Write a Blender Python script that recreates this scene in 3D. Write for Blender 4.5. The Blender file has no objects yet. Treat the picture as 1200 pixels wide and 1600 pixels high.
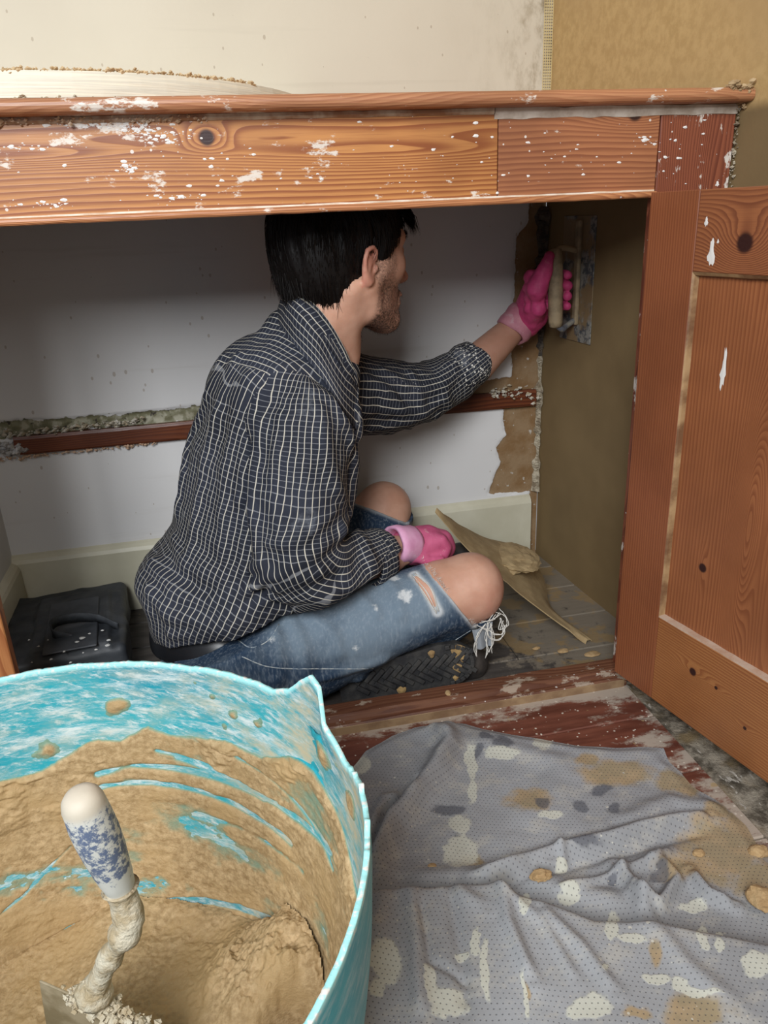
import bpy, math, random
import numpy as np
from mathutils import Vector, Matrix

# ------------------------------------------------------------------ camera
W, Hh, F = 1200.0, 1600.0, 1202.0
R_ = np.array([[0.97567, 0.11628, -0.18590], [-0.21511, 0.34465, -0.91375], [-0.0422, 0.93150, 0.36128]])
U_, _, V_ = np.linalg.svd(R_)
R_ = U_ @ V_                                  # rows: world axes in camera space
CAM = np.array([0.0, 0.0, 0.82])
S = bpy.context.scene
COL = S.collection
camd = bpy.data.cameras.new('camera'); cam = bpy.data.objects.new('camera', camd); COL.objects.link(cam)
camd.sensor_fit = 'HORIZONTAL'; camd.sensor_width = 36.0; camd.lens = 36.0 * F / W
camd.clip_start = 0.02
M4 = Matrix.Identity(4)
for i in range(3):
    for j in range(3): M4[i][j] = R_[i, j]
    M4[i][3] = CAM[i]
cam.matrix_world = M4
S.camera = cam
S.view_settings.view_transform = 'Standard'; S.view_settings.look = 'None'
S.view_settings.gamma = 1; S.view_settings.use_curve_mapping = False
S.view_settings.exposure = 0.0

# ------------------------------------------------------------------ daylight
wld = bpy.data.worlds.new('world'); S.world = wld; wld.use_nodes = True
bg = wld.node_tree.nodes['Background']; bg.inputs[0].default_value = (0.90, 0.93, 1.0, 1); bg.inputs[1].default_value = 0.30

def area(name, loc, target, sx, sy, power, col):
    d = bpy.data.lights.new(name, 'AREA'); d.shape = 'RECTANGLE'; d.size = sx; d.size_y = sy; d.energy = power; d.color = col
    o = bpy.data.objects.new(name, d); COL.objects.link(o); o.location = loc
    o.rotation_euler = (Vector(target) - Vector(loc)).to_track_quat('-Z', 'Y').to_euler()
    return o
area('window_light', (-0.75, -1.15, 1.95), (-0.1, 1.0, 0.4), 1.0, 1.2, 86, (0.95, 0.975, 1.0))

# ------------------------------------------------------------------ pixel helpers
def ray(px, py):
    return R_ @ np.array([px - 600.0, -(py - 800.0), -F])
def PY(px, py, y):
    r = ray(px, py); return CAM + r * ((y - CAM[1]) / r[1])
def PZ(px, py, z=0.0):
    r = ray(px, py); return CAM + r * ((z - CAM[2]) / r[2])
def PX(px, py, x):
    r = ray(px, py); return CAM + r * ((x - CAM[0]) / r[0])
def PROJ(p):
    q = R_.T @ (np.asarray(p, float) - CAM); return np.array([600 + q[0] / -q[2] * F, 800 - q[1] / -q[2] * F])
V = lambda *a: np.array(a, float)
def unit(v): v = np.asarray(v, float); return v / np.linalg.norm(v)
def lerp(a, b, t): return a + (b - a) * t
def sst(a, b, x):
    t = np.clip((x - a) / (b - a), 0, 1); return t * t * (3 - 2 * t)

# ------------------------------------------------------------------ noise (numpy)
_rs = np.random.RandomState(7)
_PERM = _rs.rand(64, 64, 64).astype(np.float32)
def vnoise(x, y, z=0.0):
    x = np.asarray(x, np.float32); y = np.asarray(y, np.float32) + 0 * x; z = np.asarray(z, np.float32) + 0 * x
    xi = np.floor(x).astype(int); yi = np.floor(y).astype(int); zi = np.floor(z).astype(int)
    fx = x - xi; fy = y - yi; fz = z - zi
    fx = fx * fx * (3 - 2 * fx); fy = fy * fy * (3 - 2 * fy); fz = fz * fz * (3 - 2 * fz)
    r = 0
    for a in (0, 1):
        for b in (0, 1):
            for c in (0, 1):
                r = r + _PERM[(xi + a) & 63, (yi + b) & 63, (zi + c) & 63] * (fx if a else 1 - fx) * (fy if b else 1 - fy) * (fz if c else 1 - fz)
    return r * 2 - 1
def fbm(x, y, z=0.0, o=4, g=0.5):
    r = 0; a = 1; n = 0
    for i in range(o):
        r = r + a * vnoise(np.asarray(x) * 2 ** i + 17.3 * i, np.asarray(y) * 2 ** i + 5.1 * i, np.asarray(z) * 2 ** i + 9.7 * i); n += a; a *= g
    return r / n

# ------------------------------------------------------------------ objects
def link(o, parent=None):
    COL.objects.link(o)
    if parent is not None: o.parent = parent
    return o
def tag(o, label=None, cat=None, group=None, kind=None):
    if label: o['label'] = label
    if cat: o['category'] = cat
    if group: o['group'] = group
    if kind: o['kind'] = kind
    return o
def thing(name, label, cat, loc=(0, 0, 0), group=None):
    o = bpy.data.objects.new(name, None); o.empty_display_size = 0.05; COL.objects.link(o); o.location = loc
    return tag(o, label, cat, group)
def mesh(name, verts, faces, mat, parent=None, smooth=False, mats=None, midx=None):
    """verts in world coordinates; origin of a top-level object is moved to its base centre"""
    verts = np.asarray(verts, float)
    base = V(0, 0, 0)
    if parent is not None: base = np.array(parent.matrix_world_base if hasattr(parent, 'matrix_world_base') else wloc(parent))
    else:
        lo = verts.min(0); hi = verts.max(0); base = V((lo[0] + hi[0]) / 2, (lo[1] + hi[1]) / 2, lo[2])
    me = bpy.data.meshes.new(name)
    fa = faces
    me.from_pydata((verts - base).tolist(), [], fa.tolist() if isinstance(fa, np.ndarray) else fa)
    if mats is None: me.materials.append(mat)
    else:
        for m in mats: me.materials.append(m)
        if midx is not None: me.polygons.foreach_set('material_index', np.asarray(midx, np.int32))
    if smooth: me.polygons.foreach_set('use_smooth', np.ones(len(me.polygons), bool))
    me.update()
    o = bpy.data.objects.new(name, me); COL.objects.link(o)
    if parent is not None: o.parent = parent
    else: o.location = base
    return o
def wloc(o):
    p = V(*o.location)
    while o.parent is not None:
        o = o.parent; p = p + V(*o.location)
    return p
def attr(o, name, vals):
    a = o.data.attributes.new(name, 'FLOAT', 'POINT'); a.data.foreach_set('value', np.asarray(vals, np.float32))
def setuv(o, uv_per_loop):
    l = o.data.uv_layers.new(name='UVMap'); l.data.foreach_set('uv', np.asarray(uv_per_loop, np.float32).ravel())

class G:
    """mesh collector"""
    def __init__(s): s.v = []; s.f = []; s.n = 0
    def add(s, v, f):
        s.v.append(np.asarray(v, float)); s.f += [[i + s.n for i in q] for q in f]; s.n += len(v); return s
    def obj(s, name, mat, parent=None, smooth=False): return mesh(name, np.concatenate(s.v), s.f, mat, parent, smooth)
def frame(d, up=(0, 0, 1)):
    d = unit(d); up = np.asarray(up, float)
    if abs(d.dot(unit(up))) > 0.95: up = V(1, 0, 0)
    a = unit(np.cross(up, d)); return a, np.cross(d, a)
def rbox(lo, hi, bev=0.002, ax=None, org=None, seg=1):
    """bevelled box; optional axes (3 rows) and origin"""
    import bmesh
    lo = np.asarray(lo, float); hi = np.asarray(hi, float)
    bm = bmesh.new(); bmesh.ops.create_cube(bm, size=1)
    c = (lo + hi) / 2; s = hi - lo
    for v in bm.verts: v.co = Vector((c[0] + v.co.x * s[0], c[1] + v.co.y * s[1], c[2] + v.co.z * s[2]))
    if bev: bmesh.ops.bevel(bm, geom=bm.edges[:], offset=min(bev, s.min() * 0.45), segments=seg, affect='EDGES', profile=0.5)
    vs = np.array([v.co[:] for v in bm.verts]); fs = [[v.index for v in f.verts] for f in bm.faces]
    bm.free()
    if ax is not None: vs = org + vs @ np.asarray(ax)
    return vs, fs
def tube(pts, rad, n=10, cap=True, flat=None):
    pts = np.asarray(pts, float); rad = np.broadcast_to(rad, (len(pts),)); vs = []; fs = []
    a = None
    for i, p in enumerate(pts):
        d = pts[min(i + 1, len(pts) - 1)] - pts[max(i - 1, 0)]
        d = unit(d)
        if a is None: a, b = frame(d)
        else: a = unit(a - d * a.dot(d)); b = np.cross(d, a)
        for k in range(n):
            t = 2 * math.pi * k / n
            vs.append(p + rad[i] * (a * math.cos(t) + b * math.sin(t)))
    for i in range(len(pts) - 1):
        for k in range(n):
            k2 = (k + 1) % n; fs.append([i * n + k, i * n + k2, (i + 1) * n + k2, (i + 1) * n + k])
    if cap: fs.append(list(range(n))[::-1]); fs.append([(len(pts) - 1) * n + k for k in range(n)])
    return np.array(vs), fs
def lathe(prof, n=32, org=(0, 0, 0), axis=(0, 0, 1)):
    d = unit(axis); a, b = frame(d); vs = []; fs = []
    for (h, r) in prof:
        for k in range(n):
            t = 2 * math.pi * k / n; vs.append(np.asarray(org) + d * h + r * (a * math.cos(t) + b * math.sin(t)))
    for i in range(len(prof) - 1):
        for k in range(n):
            k2 = (k + 1) % n; fs.append([i * n + k, i * n + k2, (i + 1) * n + k2, (i + 1) * n + k])
    fs.append(list(range(n))[::-1]); fs.append([(len(prof) - 1) * n + k for k in range(n)])
    return np.array(vs), fs
def gridmesh(Pf, nu, nv):
    """Pf: (nu*nv,3) u-major"""
    i = np.arange(nu - 1)[:, None] * nv + np.arange(nv - 1)[None, :]
    return np.stack([i, i + nv, i + nv + 1, i + 1], -1).reshape(-1, 4)
def spline(pts, n):
    pts = np.asarray(pts, float); t = np.r_[0, np.cumsum(np.linalg.norm(np.diff(pts, axis=0), axis=1))]; t /= t[-1]
    k = len(pts); m = np.zeros_like(pts)
    for i in range(k):
        a = max(i - 1, 0); b = min(i + 1, k - 1); m[i] = (pts[b] - pts[a]) / (t[b] - t[a])
    u = np.linspace(0, 1, n); out = []
    for x in u:
        i = min(np.searchsorted(t, x, side='right') - 1, k - 2); h = t[i + 1] - t[i]; s = (x - t[i]) / h
        out.append((2 * s**3 - 3 * s**2 + 1) * pts[i] + (s**3 - 2 * s**2 + s) * h * m[i] + (-2 * s**3 + 3 * s**2) * pts[i + 1] + (s**3 - s**2) * h * m[i + 1])
    return np.array(out)
def polydist(P, pts):
    """distance from 2-D points P to a polyline"""
    d = np.full(len(P), 1e9)
    for a, b in zip(pts[:-1], pts[1:]):
        a = np.asarray(a, float); b = np.asarray(b, float); e = b - a
        t = np.clip(((P - a) @ e) / max(e @ e, 1e-12), 0, 1)
        d = np.minimum(d, np.linalg.norm(P - a - t[:, None] * e, axis=1))
    return d
def polydist3(P, pts):
    d = np.full(len(P), 1e9)
    for a, b in zip(pts[:-1], pts[1:]):
        e = b - a; t = np.clip(((P - a) @ e) / max(e @ e, 1e-12), 0, 1); d = np.minimum(d, np.linalg.norm(P - a - t[:, None] * e, axis=1))
    return d
def inpoly(P, poly):
    ins = np.zeros(len(P), bool); n = len(poly)
    for i in range(n):
        a = poly[i]; b = poly[(i + 1) % n]
        c = ((a[1] > P[:, 1]) != (b[1] > P[:, 1])) & (P[:, 0] < (b[0] - a[0]) * (P[:, 1] - a[1]) / ((b[1] - a[1]) or 1e-12) + a[0])
        ins ^= c
    return ins
def sdpoly(P, poly):
    """positive inside"""
    poly = [np.asarray(p, float) for p in poly]
    d = polydist(P, poly + [poly[0]]); return np.where(inpoly(P, poly), d, -d)

# ------------------------------------------------------------------ SDF engine
class Tub:
    """polyline with elliptic sections: nodes (pos, a, b); lat = lateral axis"""
    def __init__(s, nodes, lat=None):
        s.p = [np.asarray(n[0], np.float32) for n in nodes]; s.a = [n[1] for n in nodes]; s.b = [(n[2] if len(n) > 2 else n[1]) for n in nodes]
        s.lat = lat
        c = np.mean(s.p, 0); s.c = c; s.R = max(np.linalg.norm(p - c) + max(a, b) for p, a, b in zip(s.p, s.a, s.b))
        if len(s.p) == 1: s.p.append(s.p[0] + 1e-4); s.a *= 2; s.b *= 2
    def __call__(s, P):
        D = None
        for i in range(len(s.p) - 1):
            p0, p1 = s.p[i], s.p[i + 1]; e = p1 - p0; L2 = float(e @ e); L = math.sqrt(L2)
            q = P - p0; t = np.clip(q @ e / L2, 0, 1)
            if s.lat is None:
                r = s.a[i] + (s.a[i + 1] - s.a[i]) * t
                d = np.linalg.norm(q - t[:, None] * e, axis=1) - r
            else:
                T = e / L; la = s.lat - T * float(np.dot(s.lat, T)); la = (la / np.linalg.norm(la)).astype(np.float32); fb = np.cross(T, la).astype(np.float32)
                w = q - t[:, None] * e
                a = s.a[i] + (s.a[i + 1] - s.a[i]) * t; b = s.b[i] + (s.b[i + 1] - s.b[i]) * t; m = np.minimum(a, b)
                x = w @ la; y = w @ fb; z = w @ T.astype(np.float32)
                k0 = np.sqrt((x / a) ** 2 + (y / b) ** 2 + (z / m) ** 2); k1 = np.sqrt((x / a**2) ** 2 + (y / b**2) ** 2 + (z / m**2) ** 2)
                d = np.where(k0 < 1e-4, -m, k0 * (k0 - 1) / np.maximum(k1, 1e-6))
            D = d if D is None else np.minimum(D, d)
        return D
class Ell:
    def __init__(s, c, r, ax=None):
        s.c = np.asarray(c, np.float32); s.r = np.asarray(r, np.float32); s.R = float(s.r.max()); s.ax = np.eye(3, dtype=np.float32) if ax is None else np.asarray(ax, np.float32)
    def __call__(s, P):
        q = (P - s.c) @ s.ax.T; k0 = np.linalg.norm(q / s.r, axis=1); k1 = np.linalg.norm(q / s.r**2, axis=1)
        return np.where(k0 < 1e-4, -s.r.min(), k0 * (k0 - 1) / np.maximum(k1, 1e-6))
class Box:
    def __init__(s, c, h, ax=None, r=0.003):
        s.c = np.asarray(c, np.float32); s.h = np.asarray(h, np.float32) - r; s.r = r; s.R = float(np.linalg.norm(h)); s.ax = np.eye(3, dtype=np.float32) if ax is None else np.asarray(ax, np.float32)
    def __call__(s, P):
        q = np.abs((P - s.c) @ s.ax.T) - s.h
        return np.linalg.norm(np.maximum(q, 0), axis=1) + np.minimum(q.max(1), 0) - s.r
class Half:
    """half space: inside where (p-c).n < 0"""
    def __init__(s, c, n): s.c = np.asarray(c, np.float32); s.n = unit(n).astype(np.float32); s.R = 1e3
    def __call__(s, P): return (P - s.c) @ s.n
class SDF:
    def __init__(s): s.ops = []; s.disp = None
    def add(s, pr, k=0.01): s.ops.append(('a', pr, k)); return s
    def sub(s, pr, k=0.004): s.ops.append(('s', pr, k)); return s
    def cut(s, pr, k=0.002): s.ops.append(('i', pr, k)); return s
    def ev(s, P, c=None, rad=None):
        D = np.full(len(P), 0.5, np.float32)
        for t, pr, k in s.ops:
            if c is not None and t != 'i' and np.linalg.norm(pr.c - c) - pr.R > rad + k + 0.012 and pr.R < 100: continue
            d = pr(P)
            if t == 'a':
                h = np.maximum(k - np.abs(D - d), 0) / k; D = np.minimum(D, d) - h * h * k * 0.25
            else:
                d = -d if t == 's' else d
                h = np.maximum(k - np.abs(D - d), 0) / k; D = np.maximum(D, d) + h * h * k * 0.25
        if s.disp is not None: D = D - s.disp(P)
        return D
    def hit(s, px, py, t0=0.5, t1=2.2):
        r = unit(ray(px, py)); t = np.arange(t0, t1, 0.002); P = (CAM + t[:, None] * r).astype(np.float32)
        d = s.ev(P); i = np.argmax(d < 0)
        return P[i].astype(float) if d[i] < 0 else None
def surface(sdf, lo, hi, h):
    lo = np.asarray(lo, float); hi = np.asarray(hi, float); B = 12
    nb = np.ceil((hi - lo) / (h * B)).astype(int); n = nb * B
    D = np.full(n, 1.0, np.float32)
    cc = np.stack(np.meshgrid(*[np.arange(k) for k in nb], indexing='ij'), -1).reshape(-1, 3)
    C = (lo + (cc * B + (B - 1) / 2) * h).astype(np.float32)
    dc = np.concatenate([sdf.ev(C[i:i + 20000]) for i in range(0, len(C), 20000)])
    rad = B * h * 0.87 + 0.012
    g = np.stack(np.meshgrid(np.arange(B), np.arange(B), np.arange(B), indexing='ij'), -1).reshape(-1, 3) * h
    for idx, c, d in zip(cc, C, dc):
        s = tuple(slice(i * B, i * B + B) for i in idx)
        if abs(d) > rad * 1.6 + 0.01: D[s] = 1 if d > 0 else -1; continue
        P = (lo + idx * B * h + g).astype(np.float32)
        D[s] = sdf.ev(P, c, rad).reshape(B, B, B)
    D[0] = D[-1] = 1; D[:, 0] = D[:, -1] = 1; D[:, :, 0] = D[:, :, -1] = 1
    neg = D < 0
    c8 = sum(neg[a:n[0] - 1 + a, b:n[1] - 1 + b, c:n[2] - 1 + c].astype(np.int8) for a in (0, 1) for b in (0, 1) for c in (0, 1))
    cells = np.argwhere((c8 > 0) & (c8 < 8))
    vid = np.full((n[0] - 1, n[1] - 1, n[2] - 1), -1, np.int32); vid[tuple(cells.T)] = np.arange(len(cells))
    acc = np.zeros((len(cells), 3)); cnt = np.zeros(len(cells))
    cor = [(a, b, c) for a in (0, 1) for b in (0, 1) for c in (0, 1)]
    val = {q: D[cells[:, 0] + q[0], cells[:, 1] + q[1], cells[:, 2] + q[2]] for q in cor}
    for q in cor:
        for ax in range(3):
            if q[ax]: continue
            q2 = tuple(1 if i == ax else q[i] for i in range(3)); a = val[q]; b = val[q2]; m = (a < 0) != (b < 0)
            t = np.where(m, a / np.where(m, a - b, 1), 0); p = np.array(q, float)[None] + 0 * acc; p[:, ax] += t
            acc[m] += p[m]; cnt[m] += 1
    vs = lo + (cells + acc / cnt[:, None]) * h
    fs = []
    for ax in range(3):
        o1, o2 = [(1, 2), (2, 0), (0, 1)][ax]
        sl = [slice(1, k - 1) for k in n]; sl[ax] = slice(0, n[ax] - 1); sh = list(sl); sh[ax] = slice(1, n[ax])
        A = neg[tuple(sl)]; Bn = neg[tuple(sh)]; e = np.argwhere(A != Bn); base = e.copy()
        base[:, o1] += 1; base[:, o2] += 1
        flip = A[tuple(e.T)]
        d1 = np.zeros(3, int); d1[o1] = 1; d2 = np.zeros(3, int); d2[o2] = 1
        q = [vid[tuple((base - a * d1 - b * d2).T)] for a, b in ((1, 1), (0, 1), (0, 0), (1, 0))]
        f = np.stack(q, 1); f[~flip] = f[~flip][:, ::-1]; fs.append(f)
    return vs, np.concatenate(fs)
def sdfobj(name, sdf, lo, hi, h, mat, parent=None):
    vs, fs = surface(sdf, lo, hi, h); o = mesh(name, vs, fs, mat, parent, True); return o, vs, fs

# ------------------------------------------------------------------ materials
class Mt:
    def __init__(s, name, rough=0.6, col=(0.5, 0.5, 0.5), spec=0.5):
        s.m = bpy.data.materials.new(name); s.m.use_nodes = True; s.t = s.m.node_tree; s.n = s.t.nodes
        s.b = s.n['Principled BSDF']; s.b.inputs['Roughness'].default_value = rough
        s.b.inputs['Base Color'].default_value = (*col, 1); s.b.inputs['Specular IOR Level'].default_value = spec
    def l(s, a, b): s.t.links.new(a, b)
    def inp(s, node, i, v):
        if v is None: return
        if hasattr(v, 'is_output') or isinstance(v, bpy.types.NodeSocket): s.l(v, node.inputs[i])
        else: node.inputs[i].default_value = v
    def co(s, kind='Object', scale=(1, 1, 1), rot=(0, 0, 0), loc=(0, 0, 0)):
        c = s.n.new('ShaderNodeTexCoord'); m = s.n.new('ShaderNodeMapping'); s.l(c.outputs[kind], m.inputs[0])
        m.inputs['Scale'].default_value = scale; m.inputs['Rotation'].default_value = rot; m.inputs['Location'].default_value = loc
        return m.outputs[0]
    def pos(s, scale=(1, 1, 1), loc=(0, 0, 0)):
        c = s.n.new('ShaderNodeNewGeometry'); m = s.n.new('ShaderNodeMapping'); s.l(c.outputs['Position'], m.inputs[0])
        m.inputs['Scale'].default_value = scale; m.inputs['Location'].default_value = loc
        return m.outputs[0]
    def noise(s, sc, co=None, det=4, rough=0.55, dist=0, out=0):
        x = s.n.new('ShaderNodeTexNoise'); x.inputs['Scale'].default_value = sc; x.inputs['Detail'].default_value = det
        x.inputs['Roughness'].default_value = rough; x.inputs['Distortion'].default_value = dist
        if co is not None: s.l(co, x.inputs['Vector'])
        return x.outputs[out]
    def vor(s, sc, co=None, feat='F1', rnd=1.0, out=0):
        x = s.n.new('ShaderNodeTexVoronoi'); x.inputs['Scale'].default_value = sc; x.feature = feat; x.inputs['Randomness'].default_value = rnd
        if co is not None: s.l(co, x.inputs['Vector'])
        return x.outputs[out]
    def math(s, op, a, b=None, c=None, clamp=False):
        x = s.n.new('ShaderNodeMath'); x.operation = op; x.use_clamp = clamp
        s.inp(x, 0, a); s.inp(x, 1, b); s.inp(x, 2, c); return x.outputs[0]
    def ramp(s, v, lo, hi):      # smooth 0..1
        x = s.n.new('ShaderNodeMapRange'); x.interpolation_type = 'SMOOTHSTEP'
        s.inp(x, 0, v); x.inputs[1].default_value = lo; x.inputs[2].default_value = hi; return x.outputs[0]
    def mix(s, f, a, b):
        x = s.n.new('ShaderNodeMix'); x.data_type = 'RGBA'
        s.inp(x, 0, f)
        for i, v in ((6, a), (7, b)):
            if isinstance(v, tuple): x.inputs[i].default_value = (*v[:3], 1)
            else: s.l(v, x.inputs[i])
        return x.outputs[2]
    def attr(s, nm):
        x = s.n.new('ShaderNodeAttribute'); x.attribute_name = nm; return x.outputs['Fac']
    def sep(s, v):
        x = s.n.new('ShaderNodeSeparateXYZ'); s.l(v, x.inputs[0]); return x.outputs
    def comb(s, a, b, c=0.0):
        x = s.n.new('ShaderNodeCombineXYZ'); s.inp(x, 0, a); s.inp(x, 1, b); s.inp(x, 2, c); return x.outputs[0]
    def col(s, v): s.inp(s.b, 'Base Color', v if not isinstance(v, tuple) else (*v, 1)); return s
    def rough(s, v): s.inp(s.b, 'Roughness', v); return s
    def bump(s, h, st=0.3, d=0.002):
        x = s.n.new('ShaderNodeBump'); x.inputs['Strength'].default_value = st; x.inputs['Distance'].default_value = d
        s.l(h, x.inputs['Height']); s.l(x.outputs[0], s.b.inputs['Normal']); return s
def plain(name, col, rough=0.6, col2=None, sc=40, bump=0.0, spec=0.5, bsc=200, bd=0.001):
    m = Mt(name, rough, col, spec); p = m.pos()
    if col2 is not None: m.col(m.mix(m.ramp(m.noise(sc, p), 0.35, 0.65), col, col2))
    if bump: m.bump(m.noise(bsc, p, 5), bump, bd)
    return m.m

def wood(name, org, ua, va, c_lo, c_hi, knots=(), freq=260, rough=0.38, dirt=0.0, seed=0.0, stretch=0.18, amp=0.02, cath=(), paint=0.0, dirtcol=(0.8, 0.76, 0.68)):
    """pine: grain runs along ua; field h = v + low noise + knot bumps; org/ua/va are world vectors"""
    m = Mt(name, rough)
    g = m.n.new('ShaderNodeNewGeometry').outputs['Position']
    def dot(vec, off):
        x = m.n.new('ShaderNodeVectorMath'); x.operation = 'DOT_PRODUCT'; m.l(g, x.inputs[0]); x.inputs[1].default_value = tuple(vec)
        return m.math('SUBTRACT', x.outputs['Value'], off)
    ua = unit(ua); va = unit(va); wa = np.cross(ua, va); org = np.asarray(org, float)
    u = dot(ua, float(ua @ org)); v = dot(va, float(va @ org)); w = dot(wa, float(wa @ org))
    q = m.comb(m.math('MULTIPLY', u, stretch), m.math('ADD', v, seed), w)
    n1 = m.noise(9, q, 2, 0.4)
    h = m.math('ADD', v, m.math('MULTIPLY', m.math('SUBTRACT', n1, 0.5), amp * 6))
    n2 = m.noise(60, q, 2, 0.5); h = m.math('ADD', h, m.math('MULTIPLY', n2, 0.004))
    km = None
    for (ku, kv, ru, rv, A, dark) in list(knots) + [(a, b, c, d, e, 0) for (a, b, c, d, e) in cath]:
        du = m.math('DIVIDE', m.math('SUBTRACT', u, ku), ru); dv = m.math('DIVIDE', m.math('SUBTRACT', v, kv), rv)
        r2 = m.math('ADD', m.math('MULTIPLY', du, du), m.math('MULTIPLY', dv, dv))
        h = m.math('ADD', h, m.math('MULTIPLY', m.math('EXPONENT', m.math('MULTIPLY', r2, -1.0)), A))
        if dark:
            s_ = m.math('ADD', m.math('MULTIPLY', m.noise(90, g, 2), 0.25 * dark), 0)
            kr = m.math('ADD', m.math('DIVIDE', m.math('SQRT', m.math('ADD', m.math('MULTIPLY', m.math('SUBTRACT', u, ku), m.math('SUBTRACT', u, ku)), m.math('MULTIPLY', m.math('SUBTRACT', v, kv), m.math('SUBTRACT', v, kv)))), abs(dark)), s_)
            k_ = m.math('SUBTRACT', 1.0, m.ramp(kr, 0.75, 1.25)); km = k_ if km is None else m.math('MAXIMUM', km, k_)
    fr = m.math('FRACT', m.math('MULTIPLY', h, freq * 0.62))
    ring = m.math('MULTIPLY', m.ramp(fr, 0.15, 0.9), m.math('SUBTRACT', 1.0, m.ramp(fr, 0.93, 1.0)))
    fine = m.noise(420, m.comb(m.math('MULTIPLY', u, 0.03), v, w), 3)
    ring = m.math('MULTIPLY', ring, m.math('ADD', 0.45, m.math('MULTIPLY', m.noise(14, q, 2), 0.9)), clamp=True)
    big = m.noise(5, g, 3)
    c = m.mix(ring, c_lo, c_hi)
    c = m.mix(m.math('MULTIPLY', m.ramp(fine, 0.45, 0.75), 0.35), c, c_hi)
    c = m.mix(m.math('MULTIPLY', m.ramp(big, 0.4, 0.7), 0.35), c, tuple(0.55 * a for a in c_hi))
    if km is not None: c = m.mix(km, c, (0.035, 0.012, 0.010))
    if dirt:
        d1 = m.noise(38, m.comb(m.math('MULTIPLY', u, 0.5), v, w), 6, 0.7); d2 = m.noise(4.5, g, 2)
        f = m.ramp(m.math('ADD', d1, m.math('MULTIPLY', d2, 0.5)), 0.98 - dirt * 0.3, 1.04 - dirt * 0.3)
        c = m.mix(m.math('MULTIPLY', f, 0.8), c, dirtcol)
        sp = m.math('LESS_THAN', m.math('ADD', m.vor(55, g), m.math('MULTIPLY', m.noise(8, g, 1), 0.35)), 0.17 + 0.1 * dirt)
        c = m.mix(m.math('MULTIPLY', sp, 0.8), c, (0.78, 0.75, 0.70))
    m.col(c); m.rough(m.math('ADD', m.math('MULTIPLY', fine, 0.15), rough - 0.05))
    m.bump(m.math('ADD', m.math('MULTIPLY', ring, 0.4), fine), 0.18, 0.0006)
    return m.m

# ------------------------------------------------------------------ room shell
FY, BY = 1.10, 1.67                       # front of cupboard, back wall
XR = lambda y: 0.728 + (1.67 - y) * 0.078  # right wall leans away from square
XL = -0.49

# wall materials
def wall_mat(name, base, base2, specks=0.5):
    m = Mt(name, 0.55, base, 0.4); p = m.pos()
    up = m.mix(m.ramp(m.noise(3.0, p, 3), 0.3, 0.7), base, base2)
    z = m.sep(m.pos())[2]
    low = m.mix(m.ramp(m.noise(2.2, p, 3), 0.3, 0.7), (0.66, 0.645, 0.63), (0.72, 0.71, 0.70))
    c = m.mix(m.ramp(z, 0.90, 0.94), low, up)
    c = m.mix(m.math('MULTIPLY', m.ramp(m.noise(2.0, m.pos((1, 1, 18)), 3), 0.62, 0.75), 0.12), c, (0.35, 0.30, 0.22))
    # dark specks
    q = m.pos((1.6, 1, 1)); sp = m.math('LESS_THAN', m.math('ADD', m.vor(26, q), m.math('MULTIPLY', m.noise(5, p, 2), 0.25)), 0.205)
    c = m.mix(m.math('MULTIPLY', sp, specks), c, (0.32, 0.24, 0.16))
    bare = m.math('ADD', m.attr('bare'), m.math('MULTIPLY', m.math('SUBTRACT', m.noise(45, p, 5), 0.5), 0.014))
    f = m.ramp(bare, 0.0, 0.0015)
    rust = m.mix(m.ramp(m.noise(22, p, 5), 0.35, 0.65), (0.23, 0.13, 0.055), (0.30, 0.20, 0.11))
    rust = m.mix(m.ramp(m.noise(70, p, 4), 0.64, 0.70), rust, (0.5, 0.46, 0.4))
    c = m.mix(f, c, rust)
    ol = m.math('ADD', m.attr('olive'), m.math('MULTIPLY', m.math('SUBTRACT', m.noise(60, p, 5), 0.5), 0.025))
    olc = m.mix(m.ramp(m.noise(50, p, 5), 0.45, 0.6), (0.20, 0.19, 0.11), (0.40, 0.38, 0.28))
    olc = m.mix(m.ramp(m.noise(85, p, 4), 0.60, 0.66), olc, (0.06, 0.05, 0.04))
    olc = m.mix(m.ramp(m.noise(40, m.pos((1, 1, 1), (3, 1, 2)), 4), 0.64, 0.68), olc, (0.72, 0.72, 0.72))
    c = m.mix(m.ramp(ol, 0.0, 0.0015), c, olc)
    st = m.math('MULTIPLY', m.attr('stain'), m.ramp(m.noise(30, m.pos((1, 1, 0.5)), 5, 0.7), 0.40, 0.75))
    c = m.mix(m.math('MULTIPLY', st, 0.75), c, (0.30, 0.24, 0.15))
    m.col(c)
    hh = m.math('ADD', m.math('MULTIPLY', m.noise(110, p, 4), 0.15), m.math('MULTIPLY', m.math('MAXIMUM', f, m.ramp(ol, 0.0, 0.0015)), m.math('SUBTRACT', m.noise(90, p, 5), 1.2)))
    hh = m.math('ADD', hh, m.math('MULTIPLY', m.noise(9, m.pos((1, 1, 0.4)), 3), 0.35))
    m.bump(hh, 0.5, 0.003)
    return m.m
M_wall = wall_mat('cream_paint', (0.61, 0.55, 0.435), (0.655, 0.595, 0.475))

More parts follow.
